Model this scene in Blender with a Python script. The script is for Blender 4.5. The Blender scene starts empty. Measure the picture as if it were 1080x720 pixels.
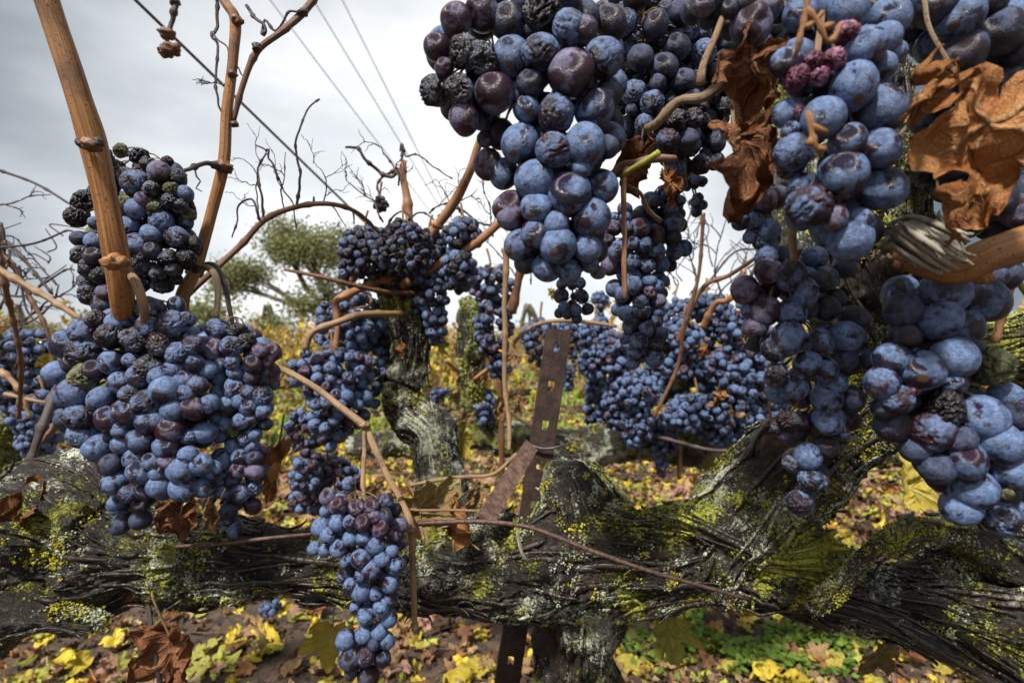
import bpy, bmesh, math, random
import numpy as np
from mathutils import Vector, Matrix, Quaternion
random.seed(7); RNG = np.random.default_rng(11)
R = math.radians
# ---------------------------------------------------------------- camera, sky, sun, exposure
FPX = 540.0; CAMZ = 0.75
sc = bpy.context.scene
COL = sc.collection
cam = bpy.data.cameras.new('camera'); camo = bpy.data.objects.new('camera', cam); COL.objects.link(camo)
camo.location = (0, 0, CAMZ); camo.rotation_euler = (R(90), 0, 0)
cam.sensor_width = 36; cam.lens = 18; cam.clip_start = 0.01; cam.clip_end = 4000
cam.dof.use_dof = True; cam.dof.focus_distance = 0.29; cam.dof.aperture_fstop = 11.5
sc.camera = camo
SUN_EL, SUN_AZ = 54, 208            # degrees; azimuth measured clockwise from +Y (behind the camera, to the left)
sun = bpy.data.lights.new('sun', 'SUN'); sun.energy = 5.0; sun.angle = R(6); sun.color = (1, .96, .9)
suno = bpy.data.objects.new('sun', sun); COL.objects.link(suno)
sd = Vector((math.sin(R(SUN_AZ))*math.cos(R(SUN_EL)), math.cos(R(SUN_AZ))*math.cos(R(SUN_EL)), math.sin(R(SUN_EL))))
suno.rotation_euler = sd.to_track_quat('Z', 'Y').to_euler(); suno.location = sd*5
world = bpy.data.worlds.new('World'); sc.world = world; world.use_nodes = True
wt = world.node_tree; wt.nodes.clear()
def wn(t, **k):
    n = wt.nodes.new(t)
    for a, v in k.items(): setattr(n, a, v)
    return n
wo = wn('ShaderNodeOutputWorld'); bg = wn('ShaderNodeBackground'); bg2 = wn('ShaderNodeBackground')
cover = wn('ShaderNodeMixShader'); cover.inputs[0].default_value = .88
sky = wn('ShaderNodeTexSky', sky_type='NISHITA', sun_disc=False, sun_elevation=R(SUN_EL), sun_rotation=R(SUN_AZ))
wt.links.new(sky.outputs[0], bg.inputs[0]); bg.inputs[1].default_value = 0.05
tc = wn('ShaderNodeTexCoord')
def wdot(v):
    n = wn('ShaderNodeVectorMath', operation='DOT_PRODUCT'); wt.links.new(tc.outputs['Generated'], n.inputs[0])
    v = Vector(v).normalized(); n.inputs[1].default_value = v; return n.outputs['Value']
def wmr(x, a, b, c=0.0, d=1.0):
    n = wn('ShaderNodeMapRange', interpolation_type='SMOOTHSTEP'); wt.links.new(x, n.inputs[0])
    for i, q in enumerate((a, b, c, d)): n.inputs[i+1].default_value = q
    return n.outputs[0]
def wmix(f, a, b):
    n = wn('ShaderNodeMix', data_type='RGBA'); wt.links.new(f, n.inputs[0])
    for s, q in ((6, a), (7, b)):
        if hasattr(q, 'links'): wt.links.new(q, n.inputs[s])
        else: n.inputs[s].default_value = (*q, 1)
    return n.outputs[2]
cn = wn('ShaderNodeTexNoise'); cn.inputs['Scale'].default_value = 2.2; cn.inputs['Detail'].default_value = 5; cn.inputs['Roughness'].default_value = .5
mp = wn('ShaderNodeMapping'); mp.inputs['Scale'].default_value = (1, 1, 2.6); wt.links.new(tc.outputs['Generated'], mp.inputs[0]); wt.links.new(mp.outputs[0], cn.inputs[0])
# overcast layer: thick blue-grey cloud, thin and bright low ahead, and thin again high behind the camera
bright = wmr(wdot((-.12, 1, .10)), .66, .985)
behind = wmr(wdot((-.3, -1, .9)), -.25, .6)
base = wmix(wmr(cn.outputs['Fac'], .38, .62), (.115, .15, .185), (.27, .315, .36))
lit = wmix(wmr(cn.outputs['Fac'], .36, .62), (.70, .735, .76), (.97, .98, .99))
ov = wmix(bright, base, lit)
ov = wmix(behind, ov, (.55, .56, .58))
wt.links.new(ov, bg2.inputs[0]); bg2.inputs[1].default_value = 1.0
wt.links.new(bg.outputs[0], cover.inputs[1]); wt.links.new(bg2.outputs[0], cover.inputs[2]); wt.links.new(cover.outputs[0], wo.inputs[0])
sc.view_settings.view_transform = 'Standard'; sc.view_settings.look = 'None'; sc.view_settings.gamma = 1
sc.view_settings.exposure = 0.45

# ---------------------------------------------------------------- helpers
def P(px, py, d): return np.array(((px-540)/FPX*d, d, CAMZ-(py-360)/FPX*d))
_perm = np.random.default_rng(3).permutation(256); _perm = np.concatenate([_perm, _perm, _perm])
_g = np.random.default_rng(4).normal(size=(256, 3)); _g /= np.linalg.norm(_g, axis=1)[:, None]
def pn(p, seed=0):
    p = np.asarray(p, float)+seed*17.31
    i = np.floor(p).astype(int); f = p-i; i &= 255
    u = f*f*f*(f*(f*6-15)+10); out = 0
    for dx in (0, 1):
        for dy in (0, 1):
            for dz in (0, 1):
                h = _perm[_perm[_perm[(i[:, 0]+dx) & 255]+((i[:, 1]+dy) & 255)]+((i[:, 2]+dz) & 255)]
                g = _g[h]; dd = (g*(f-np.array((dx, dy, dz)))).sum(1)
                w = (u[:, 0] if dx else 1-u[:, 0])*(u[:, 1] if dy else 1-u[:, 1])*(u[:, 2] if dz else 1-u[:, 2])
                out = out+w*dd
    return out*1.5
def fbm(p, o=3, seed=0):
    a = 0; s = 1
    for k in range(o): a = a+pn(p*s, seed+k)/s; s *= 2
    return a
def tag(o, label=None, cat=None, group=None, kind=None):
    if label: o['label'] = label
    if cat: o['category'] = cat
    if group: o['group'] = group
    if kind: o['kind'] = kind
    return o
def empty(name, loc, label, cat, group=None):
    o = bpy.data.objects.new(name, None); COL.objects.link(o); o.location = loc; o.empty_display_size = .02
    return tag(o, label, cat, group)
class MB:
    def __init__(s): s.v = []; s.f = []; s.uv = []; s.b = []; s.c = []; s.n = 0
    def add(s, v, f, uv=None, b=None, c=None):
        v = np.asarray(v, float); n = len(v)
        s.v.append(v); s.f.extend([tuple(int(q)+s.n for q in t) for t in f])
        s.uv.append(np.zeros((n, 2)) if uv is None else np.asarray(uv, float))
        s.b.append(np.zeros((n, 3)) if b is None else np.asarray(b, float))
        s.c.append(np.ones((n, 4))*.5 if c is None else np.broadcast_to(np.append(np.asarray(c, float), 1.0) if np.ndim(c) == 1 else c, (n, 4)))
        s.n += n
    def build(s, name, mat, parent=None, smooth=True, origin=None, link=True):
        me = bpy.data.meshes.new(name)
        v = np.concatenate(s.v)
        off = np.zeros(3)
        if parent is not None: off = np.array(world_loc(parent))
        elif origin is not None: off = np.array(origin)
        me.from_pydata((v-off).tolist(), [], s.f)
        a = me.attributes.new('buv', 'FLOAT_VECTOR', 'POINT')
        uv = np.concatenate(s.uv); a.data.foreach_set('vector', np.column_stack((uv, np.zeros(len(uv)))).ravel())
        a = me.attributes.new('bco', 'FLOAT_VECTOR', 'POINT'); a.data.foreach_set('vector', np.concatenate(s.b).ravel())
        a = me.attributes.new('tint', 'FLOAT_COLOR', 'POINT'); a.data.foreach_set('color', np.concatenate(s.c).ravel())
        if smooth: me.polygons.foreach_set('use_smooth', [True]*len(me.polygons))
        me.materials.append(mat); me.update()
        o = bpy.data.objects.new(name, me)
        COL.objects.link(o)
        if parent is not None: o.parent = parent
        elif origin is not None: o.location = off
        return o
def world_loc(o):
    l = Vector(o.location)
    while o.parent: o = o.parent; l = l+Vector(o.location)
    return l
def spline(pts, rad, step):
    pts = np.asarray(pts, float); rad = np.asarray(rad, float); n = len(pts)
    if n == 2:
        L = np.linalg.norm(pts[1]-pts[0]); m = max(2, int(L/step)+1); t = np.linspace(0, 1, m)[:, None]
        return pts[0]*(1-t)+pts[1]*t, rad[0]*(1-t[:, 0])+rad[1]*t[:, 0]
    e = np.vstack((2*pts[0]-pts[1], pts, 2*pts[-1]-pts[-2])); o = []; ro = []
    for i in range(n-1):
        L = np.linalg.norm(pts[i+1]-pts[i]); m = max(2, int(L/step)+1)
        t = np.linspace(0, 1, m, endpoint=(i == n-2))[:, None]
        a, b, c, d = e[i:i+4]
        o.append(.5*(2*b+(c-a)*t+(2*a-5*b+4*c-d)*t*t+(3*b-a-3*c+d)*t**3))
        ro.append(rad[i]+(rad[i+1]-rad[i])*(t[:, 0]**2*(3-2*t[:, 0])))
    return np.vstack(o), np.concatenate(ro)
def frames(c):
    t = np.gradient(c, axis=0); t /= np.linalg.norm(t, axis=1)[:, None]+1e-12
    u = np.cross(t[0], (0.13, .31, .94)); u /= np.linalg.norm(u); U = [u]
    for i in range(1, len(c)):
        u = U[-1]-t[i]*np.dot(U[-1], t[i]); u /= np.linalg.norm(u); U.append(u)
    U = np.array(U); return t, U, np.cross(t, U)
def tube(mb, pts, rad, step=.004, k=10, wob=0.0, nodes=None, seed=0, cap=True, col=None, lump=0.0, nodeamp=.35):
    c, r = spline(pts, rad, step)
    if wob:
        s = np.arange(len(c))*step
        q = np.column_stack((s/wob[1], np.zeros(len(c)), np.zeros(len(c))))
        c = c+np.column_stack([pn(q, seed+j*5+1) for j in range(3)])*wob[0]
    s = np.concatenate(([0], np.cumsum(np.linalg.norm(np.diff(c, axis=0), axis=1))))
    if nodes:
        for sn in np.arange(nodes*.4, s[-1], nodes):
            w = np.exp(-((s-sn)/(r.mean()*1.1))**2); r = r*(1+nodeamp*w)
    t, U, V = frames(c)
    th = np.arange(k)/k*2*math.pi
    ring = np.cos(th)[None, :, None]*U[:, None]+np.sin(th)[None, :, None]*V[:, None]
    rr = np.repeat(r[:, None], k, 1)
    if lump:
        q = np.column_stack((np.repeat(s, k)*.25/lump[1], np.tile(np.cos(th), len(c))*1.2, np.tile(np.sin(th), len(c))*1.2))
        rr = rr*(1+lump[0]*fbm(q, 3, seed).reshape(rr.shape))
    v = (c[:, None]+ring*rr[..., None]).reshape(-1, 3)
    f = []
    n = len(c)
    for i in range(n-1):
        for j in range(k):
            j2 = (j+1) % k; f.append((i*k+j, i*k+j2, (i+1)*k+j2, (i+1)*k+j))
    uv = np.column_stack((np.repeat(s, k), np.tile(th, n)))
    b = np.column_stack((np.repeat(s, k), np.tile(np.cos(th), n)*.01, np.tile(np.sin(th), n)*.01))
    if cap:
        v = np.vstack((v, c[0]-t[0]*r[0]*.4, c[-1]+t[-1]*r[-1]*.4))
        a0, a1 = n*k, n*k+1
        for j in range(k):
            j2 = (j+1) % k; f.append((a0, j2, j)); f.append((a1, (n-1)*k+j, (n-1)*k+j2))
        uv = np.vstack((uv, uv[0], uv[-1])); b = np.vstack((b, [s[0], 0, 0], [s[-1], 0, 0]))
    mb.add(v, f, uv, b, col)
    return c, r
def px_path(lst, rpx=None):
    """list of (px,py,depth[,radius_px]) -> points, world radii"""
    pts = [P(*q[:3]) for q in lst]; rad = [(q[3] if len(q) > 3 else rpx)*q[2]/FPX for q in lst]
    return pts, rad

# ---------------------------------------------------------------- materials
def new_mat(name):
    m = bpy.data.materials.new(name); m.use_nodes = True; nt = m.node_tree; nt.nodes.clear()
    o = nt.nodes.new('ShaderNodeOutputMaterial'); b = nt.nodes.new('ShaderNodeBsdfPrincipled')
    nt.links.new(b.outputs[0], o.inputs[0]); return m, nt, b
class G:
    def __init__(s, nt): s.nt = nt
    def L(s, a, b): s.nt.links.new(a, b)
    def put(s, sock, v):
        if hasattr(v, 'links'): s.nt.links.new(v, sock)
        elif isinstance(v, (tuple, list)) and len(v) == 3 and sock.type == 'RGBA': sock.default_value = (*v, 1)
        else: sock.default_value = v
    def coord(s, kind='Object'): return s.nt.nodes.new('ShaderNodeTexCoord').outputs[kind]
    def attr(s, nm, out='Vector'):
        n = s.nt.nodes.new('ShaderNodeAttribute'); n.attribute_name = nm; return n.outputs[out]
    def vm(s, op, a, b=None):
        n = s.nt.nodes.new('ShaderNodeVectorMath'); n.operation = op; s.put(n.inputs[0], a)
        if b is not None: s.put(n.inputs[1], b)
        return n.outputs[0]
    def m(s, op, a, b=0.0, c=None):
        n = s.nt.nodes.new('ShaderNodeMath'); n.operation = op; s.put(n.inputs[0], a); s.put(n.inputs[1], b)
        if c is not None: s.put(n.inputs[2], c)
        return n.outputs[0]
    def noise(s, vec, scale, detail=3, rough=.55, dist=0.0, out='Fac'):
        n = s.nt.nodes.new('ShaderNodeTexNoise'); s.put(n.inputs['Vector'], vec)
        n.inputs['Scale'].default_value = scale; n.inputs['Detail'].default_value = detail
        n.inputs['Roughness'].default_value = rough; n.inputs['Distortion'].default_value = dist
        return n.outputs[out]
    def voro(s, vec, scale, feature='F1', out='Distance'):
        n = s.nt.nodes.new('ShaderNodeTexVoronoi'); n.feature = feature; s.put(n.inputs['Vector'], vec); n.inputs['Scale'].default_value = scale
        return n.outputs[out]
    def mr(s, x, a, b, c=0.0, d=1.0):
        n = s.nt.nodes.new('ShaderNodeMapRange'); n.interpolation_type = 'SMOOTHSTEP'; s.put(n.inputs[0], x)
        for i, q in enumerate((a, b, c, d)): s.put(n.inputs[i+1], q)
        return n.outputs[0]
    def mix(s, f, a, b, mode='MIX'):
        n = s.nt.nodes.new('ShaderNodeMix'); n.data_type = 'RGBA'; n.blend_type = mode
        s.put(n.inputs[0], f); s.put(n.inputs[6], a); s.put(n.inputs[7], b); return n.outputs[2]
    def rnd(s):
        return s.nt.nodes.new('ShaderNodeObjectInfo').outputs['Random']
    def sep(s, v, i):
        n = s.nt.nodes.new('ShaderNodeSeparateXYZ'); s.put(n.inputs[0], v); return n.outputs[i]
    def comb(s, x, y, z):
        n = s.nt.nodes.new('ShaderNodeCombineXYZ'); s.put(n.inputs[0], x); s.put(n.inputs[1], y); s.put(n.inputs[2], z); return n.outputs[0]
    def bump(s, h, strength, dist):
        n = s.nt.nodes.new('ShaderNodeBump'); s.put(n.inputs['Height'], h); n.inputs['Strength'].default_value = strength; n.inputs['Distance'].default_value = dist
        return n.outputs[0]

def grape_mat(name, skin, skin2, bloom, bare_at=.8, rough=(.22, .50), fine=1.0):
    m, nt, b = new_mat(name); g = G(nt)
    oc = g.coord(); rn = g.rnd()
    off = g.comb(g.m('MULTIPLY', rn, 91.0), g.m('MULTIPLY', rn, 37.0), g.m('MULTIPLY', rn, 53.0))
    p = g.vm('ADD', oc, off)
    big = g.noise(p, .95, 2, .5, .3)
    edge = g.noise(p, 7, 5, .7, .8)
    msk = g.mr(g.m('ADD', g.m('ADD', big, g.m('MULTIPLY', g.m('SUBTRACT', g.m('FRACT', g.m('MULTIPLY', rn, 71.3)), .5), .17)), g.m('MULTIPLY', edge, .38)), bare_at-.05, bare_at+.07)       # 0 = bloom kept, 1 = rubbed bare
    # streaky scuffs left where berries rubbed together
    st = g.noise(g.vm('MULTIPLY', p, (1.2, 1.0, 5.5)), 2.6, 5, .75, 1.2)
    scuff = g.mr(st, .60, .70, 0, .8)
    spk = g.mr(g.noise(p, 26, 2, .6), .68, .74, 0, .5)
    bare = g.m('MAXIMUM', g.m('MAXIMUM', msk, scuff), spk)
    cloud = g.noise(p, 3.2, 4, .65)
    bl2 = tuple(min(1, q*1.65) for q in bloom); bl0 = tuple(q*.62 for q in bloom)
    bc = g.mix(g.mr(cloud, .32, .7), bl0, bl2)
    rv = g.nt.nodes.new('ShaderNodeTexWhiteNoise'); rv.noise_dimensions = '1D'; g.put(rv.inputs['W'], g.m('MULTIPLY', rn, 13.7))
    sk = g.mix(g.mr(rv.outputs['Value'], .35, .95), skin, skin2)
    bc = g.mix(g.mr(rv.outputs['Value'], .75, 1.0, 0, .35), bc, g.mix(.5, bc, skin2))
    col = g.mix(bare, bc, sk)
    z = g.sep(oc, 2)
    scar = g.mr(g.m('ADD', z, g.m('MULTIPLY', g.noise(p, 14, 2, .6), .05)), -1.0, -1.02)
    col = g.mix(scar, col, (.09, .05, .03))
    g.put(b.inputs['Base Color'], col)
    g.put(b.inputs['Roughness'], g.mr(bare, 0, 1, rough[1], rough[0]))
    b.inputs['Specular IOR Level'].default_value = .5
    h = g.m('ADD', g.m('MULTIPLY', bare, -.35), g.m('MULTIPLY', g.noise(p, 9, 4, .7), .6*fine))
    g.put(b.inputs['Normal'], g.bump(h, .35, .08*fine))
    return m
MG = {
 'b': grape_mat('grape_blue', (.011, .008, .022), (.020, .006, .017), (.082, .126, .238), .735),
 'p': grape_mat('grape_purple', (.024, .006, .015), (.034, .006, .014), (.105, .095, .160), .66, (.28, .55)),
 'w': grape_mat('grape_wrinkled', (.010, .008, .018), (.026, .008, .016), (.082, .118, .218), .70, (.35, .65), 1.6),
 'r': grape_mat('grape_raisin', (.010, .008, .010), (.022, .007, .011), (.085, .095, .130), .62, (.3, .6), 2.2),
 'd': grape_mat('grape_dark', (.007, .006, .014), (.016, .005, .010), (.030, .040, .082), .68, (.3, .55)),  # dark grapes; shadow over the upper bunches is partly put into this colour
 'k': grape_mat('grape_pink', (.08, .012, .03), (.12, .02, .05), (.30, .14, .24), .66, (.4, .7), 2.0),
 'g': grape_mat('grape_rotten', (.05, .05, .015), (.03, .025, .012), (.12, .13, .06), .7, (.5, .8), 2.2),
}
def cane_mat(name, c0, c1, c2, rough=.55, speck=.5):
    m, nt, b = new_mat(name); g = G(nt)
    bc = g.attr('bco'); oc = g.coord()
    st = g.noise(g.vm('MULTIPLY', bc, (14, 420, 420)), 1.0, 5, .65, .4)
    pa = g.noise(oc, 38, 4, .6)
    col = g.mix(g.mr(st, .3, .7), c0, c1)
    col = g.mix(g.mr(pa, .5, .72, 0, .75), col, c2)
    sp = g.mr(g.noise(oc, 800, 2, .5), .63-.03*speck, .69, 0, .85)
    col = g.mix(sp, col, tuple(q*.22 for q in c2))
    g.put(b.inputs['Base Color'], col); b.inputs['Roughness'].default_value = rough
    g.put(b.inputs['Normal'], g.bump(st, .7, .0012)); return m
CANE = cane_mat('cane_orange', (.16, .060, .015), (.40, .185, .05), (.08, .03, .010))
CANEB = cane_mat('cane_brown', (.09, .036, .017), (.21, .095, .042), (.04, .018, .011))
CANET = cane_mat('cane_tan', (.19, .105, .05), (.36, .23, .115), (.10, .05, .024))
CANEP = cane_mat('cane_pinkish', (.19, .075, .03), (.42, .21, .10), (.10, .036, .018))
TWIG = cane_mat('twig_dark', (.03, .02, .018), (.075, .05, .045), (.018, .012, .012))
STEMG = cane_mat('stem_green', (.28, .27, .03), (.5, .48, .08), (.20, .16, .03))
STEMT = cane_mat('stem_brown', (.13, .085, .04), (.30, .21, .11), (.06, .04, .02))
GREYW = cane_mat('split_wood', (.14, .12, .09), (.42, .38, .30), (.08, .065, .05), .8)

def wood_mat(name, yellow=.5, pale=.5, grey=.5, rust=0.2):
    m, nt, b = new_mat(name); g = G(nt)
    bc = g.attr('bco'); oc = g.coord()
    st = g.noise(g.vm('MULTIPLY', bc, (10, 150, 150)), 1.0, 7, .72, .8)
    st2 = g.noise(g.vm('MULTIPLY', bc, (30, 600, 600)), 1.0, 4, .7, .3)
    dark = (.006, .005, .0045); mid = (.030, .020, .013); hi = (.10+.22*grey, .088+.20*grey, .068+.18*grey)
    col = g.mix(g.mr(st, .34, .56), dark, mid)
    col = g.mix(g.mr(g.m('MULTIPLY', st2, g.mr(st, .42, .68)), .36, .60), col, hi)
    ru = g.m('MULTIPLY', g.mr(g.noise(oc, 17, 4, .6), .66-.08*rust, .76-.08*rust), g.mr(st, .35, .6))
    col = g.mix(ru, col, (.19, .065, .022))
    # crusts of lichen: broken speckled colonies whose density varies along the wood
    n_y = g.noise(g.vm('ADD', oc, (3.1, 0, 0)), 15, 5, .65); n_p = g.noise(g.vm('ADD', oc, (0, 7.7, 0)), 19, 5, .65)
    sp1 = g.noise(oc, 520, 3, .85); sp2 = g.noise(g.vm('ADD', oc, (0, 0, 5)), 640, 3, .85); sp3 = g.noise(g.vm('ADD', oc, (9, 0, 5)), 210, 4, .8)
    dy = g.m('ADD', g.m('ADD', sp1, g.m('MULTIPLY', g.m('SUBTRACT', n_y, .5), 1.9)), g.m('MULTIPLY', g.m('SUBTRACT', sp3, .5), .7))
    dp = g.m('ADD', g.m('ADD', sp2, g.m('MULTIPLY', g.m('SUBTRACT', n_p, .5), 1.8)), g.m('MULTIPLY', g.m('SUBTRACT', sp3, .5), -.7))
    my = g.mr(dy, .70-.20*yellow, .76-.20*yellow); mp_ = g.mr(dp, .70-.20*pale, .76-.20*pale)
    moss = g.mr(g.m('ADD', sp2, g.m('MULTIPLY', g.m('SUBTRACT', n_y, .5), 1.6)), .62-.20*yellow, .72-.20*yellow)
    col = g.mix(moss, col, g.mix(sp1, (.010, .014, .004), (.065, .072, .014)))
    col = g.mix(mp_, col, g.mix(g.mr(sp1, .4, .6), (.18, .19, .13), (.58, .60, .47)))
    col = g.mix(my, col, g.mix(g.mr(sp2, .35, .65), (.12, .13, .012), (.38, .37, .04)))
    g.put(b.inputs['Base Color'], col)
    g.put(b.inputs['Roughness'], g.mr(g.m('MAXIMUM', my, mp_), 0, 1, .42, .9))
    h = g.m('ADD', g.m('MULTIPLY', st, 1.2), g.m('ADD', g.m('MULTIPLY', st2, .35), g.m('MULTIPLY', g.m('MAXIMUM', my, g.m('MAXIMUM', mp_, moss)), .5)))
    g.put(b.inputs['Normal'], g.bump(h, 1.0, .005)); return m
WOOD = wood_mat('bark_mossy', .22, .38, .55, .6)
WOODK = wood_mat('bark_blackened', .35, .22, .25, .2)
WOODG = wood_mat('bark_grey_lichen', .35, .85, .7, .15)
WOODM = wood_mat('bark_deep_moss', .47, .44, .15, .35)
WOODR = wood_mat('bark_twisted_grey', .22, .50, .75, .15)
WOODD = wood_mat('bark_dark_plain', .10, .10, .2, .1)
def tint_mat(name, rough=.8, var=.35, scale=300, bump=.3, trans=0.0, nscale=1.0, spec=.3):
    m, nt, b = new_mat(name); g = G(nt)
    c = g.attr('tint', 'Color'); oc = g.coord()
    n = g.noise(oc, scale, 4, .7)
    col = g.mix(g.mr(n, .3, .7, var, 0), c, g.mix(.75, c, (.01, .008, .005)))
    g.put(b.inputs['Base Color'], col); b.inputs['Roughness'].default_value = rough; b.inputs['Specular IOR Level'].default_value = spec
    g.put(b.inputs['Normal'], g.bump(n, bump, .002*nscale))
    if trans:
        t = nt.nodes.new('ShaderNodeBsdfTranslucent'); g.put(t.inputs[0], col); mx = nt.nodes.new('ShaderNodeMixShader'); mx.inputs[0].default_value = trans
        nt.links.new(b.outputs[0], mx.inputs[1]); nt.links.new(t.outputs[0], mx.inputs[2])
        nt.links.new(mx.outputs[0], nt.nodes['Material Output'].inputs[0])
    return m
LICH = tint_mat('lichen', .9, .6, 900, .5)
LITTER = tint_mat('leaf_litter', .75, .55, 60, .5, .15)
FOLI = tint_mat('vine_foliage', .7, .35, 40, .3, .3)
TREEL = tint_mat('oak_foliage', .7, .2, 3, .3, .35)
def leaf_mat(name, c0, c1, c2, vein, trans=.38):
    m, nt, b = new_mat(name); g = G(nt)
    lc = g.attr('bco'); oc = g.vm('ADD', g.vm('MULTIPLY', lc, (.05, .05, .05)), g.comb(g.m('MULTIPLY', g.rnd(), 9.0), 0.0, 0.0))
    vn = g.sep(g.attr('buv'), 0)            # distance to the nearest vein
    n1 = g.noise(oc, 55, 5, .65, .6); n2 = g.noise(oc, 260, 4, .7)
    col = g.mix(g.mr(n1, .35, .62), c0, c1); col = g.mix(g.mr(n2, .55, .75, 0, .8), col, c2)
    cell = g.voro(oc, 620, 'DISTANCE_TO_EDGE')
    net = g.mr(cell, 0.0, .10, .55, 0)
    col = g.mix(net, col, g.mix(.5, col, vein))
    vm_ = g.mr(vn, .008, .028, .85, 0); col = g.mix(vm_, col, vein)
    g.put(b.inputs['Base Color'], col); b.inputs['Roughness'].default_value = .62; b.inputs['Specular IOR Level'].default_value = .35
    h = g.m('ADD', g.m('MULTIPLY', n2, .8), g.m('ADD', g.m('MULTIPLY', vm_, 1.2), g.m('MULTIPLY', net, .5)))
    g.put(b.inputs['Normal'], g.bump(h, .8, .0015))
    t = nt.nodes.new('ShaderNodeBsdfTranslucent'); g.put(t.inputs[0], col); mx = nt.nodes.new('ShaderNodeMixShader'); mx.inputs[0].default_value = trans
    nt.links.new(b.outputs[0], mx.inputs[1]); nt.links.new(t.outputs[0], mx.inputs[2]); nt.links.new(mx.outputs[0], nt.nodes['Material Output'].inputs[0])
    return m
LB = leaf_mat('dead_leaf_brown', (.15, .055, .022), (.30, .125, .05), (.06, .022, .012), (.36, .17, .08))
LO = leaf_mat('dead_leaf_orange', (.40, .14, .035), (.52, .25, .09), (.20, .06, .02), (.55, .32, .14))
LT = leaf_mat('dead_leaf_tan', (.32, .17, .07), (.46, .30, .14), (.18, .07, .03), (.50, .36, .20))
LY = leaf_mat('leaf_yellow', (.55, .42, .03), (.62, .50, .09), (.38, .25, .03), (.62, .56, .20), .4)
LYG = leaf_mat('leaf_yellow_green', (.38, .38, .04), (.50, .46, .10), (.28, .22, .03), (.55, .55, .22), .4)
LTL = leaf_mat('leaf_mottled', (.30, .26, .09), (.40, .24, .10), (.22, .09, .035), (.50, .38, .18))
def plain(name, c, rough=.5, metal=0.0, nscale=0, c2=None):
    m, nt, b = new_mat(name); g = G(nt)
    if nscale:
        n = g.noise(g.coord(), nscale, 5, .7); g.put(b.inputs['Base Color'], g.mix(g.mr(n, .35, .65), c, c2)); g.put(b.inputs['Normal'], g.bump(n, .5, .001))
    else: b.inputs['Base Color'].default_value = (*c, 1)
    b.inputs['Roughness'].default_value = rough; b.inputs['Metallic'].default_value = metal; return m
WIRE = plain('wire_metal', (.07, .07, .075), .5, .6, 300, (.14, .13, .12))
CABLE = plain('cable_rubber', (.10, .10, .11), .6); LINE = plain('power_line_metal', (.38, .38, .40), .6)
BARM = plain('flat_bar_rust', (.06, .03, .022), .8, 0, 220, (.17, .10, .07))
HOSE = plain('rusty_wire', (.045, .025, .02), .6, .3, 400, (.13, .075, .055))
def rust_mat():
    m, nt, b = new_mat('rusted_steel'); g = G(nt); oc = g.coord()
    n1 = g.noise(oc, 60, 5, .7); n2 = g.noise(g.vm('MULTIPLY', oc, (1, 1, .25)), 500, 4, .7); n3 = g.noise(oc, 22, 3, .6)
    c = g.mix(g.mr(n1, .35, .65), (.018, .009, .008), (.055, .026, .019)); c = g.mix(g.mr(n2, .5, .7, 0, .7), c, (.028, .016, .012)); c = g.mix(g.mr(n3, .55, .72, 0, .5), c, (.14, .08, .055))
    g.put(b.inputs['Base Color'], c); b.inputs['Roughness'].default_value = .75; g.put(b.inputs['Normal'], g.bump(g.m('ADD', n1, n2), .8, .0015)); return m
RUST = rust_mat()
def soil_mat():
    m, nt, b = new_mat('vineyard_soil'); g = G(nt); oc = g.coord()
    n1 = g.noise(oc, 1.1, 4, .6); n2 = g.noise(oc, 25, 6, .7); n3 = g.noise(g.vm('MULTIPLY', oc, (.18, 1, 1)), .75, 3, .5)
    c = g.mix(g.mr(n2, .3, .7), (.022, .015, .010), (.11, .07, .043))
    grass = g.m('MULTIPLY', g.mr(n3, .52, .60), g.mr(n2, .38, .52))
    c = g.mix(g.m('MULTIPLY', g.mr(g.sep(oc, 1), 2.2, 3.5), grass), c, g.mix(n1, (.10, .20, .02), (.26, .38, .05)))
    far = g.m('MULTIPLY', g.mr(g.noise(oc, 9, 3, .7), .45, .6), g.mr(g.sep(oc, 1), 4, 9)); c = g.mix(g.m('MULTIPLY', far, .7), c, (.36, .22, .09))
    g.put(b.inputs['Base Color'], c); b.inputs['Roughness'].default_value = .9; g.put(b.inputs['Normal'], g.bump(n2, .9, .02)); return m
SOIL = soil_mat()
# ---------------------------------------------------------------- ground
def ground_z(x, y):
    x = np.atleast_1d(x).astype(float); y = np.atleast_1d(y).astype(float)
    q = np.column_stack((x, y, np.zeros(len(x))))
    return (.035*pn(q*1.3, 2)+.012*fbm(q*7, 3, 5))*np.exp(-np.abs(y)/30)
def make_ground():
    ys = np.concatenate(([-3000, -300, -30, -6, -2, -.8, -.2], np.arange(.1, 4, .03), np.geomspace(4, 3000, 90)))
    xs = np.concatenate((-np.geomspace(4, 3000, 60)[::-1], np.arange(-3.96, 3.99, .045), np.geomspace(4, 3000, 60)))
    X, Y = np.meshgrid(xs, ys); v = np.column_stack((X.ravel(), Y.ravel(), ground_z(X.ravel(), Y.ravel())))
    nx = len(xs); f = [(i*nx+j, i*nx+j+1, (i+1)*nx+j+1, (i+1)*nx+j) for i in range(len(ys)-1) for j in range(nx-1)]
    mb = MB(); mb.add(v, f); o = mb.build('ground', SOIL); tag(o, 'brown vineyard soil under fallen leaves and thin grass', 'ground', kind='structure')
make_ground()

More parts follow.
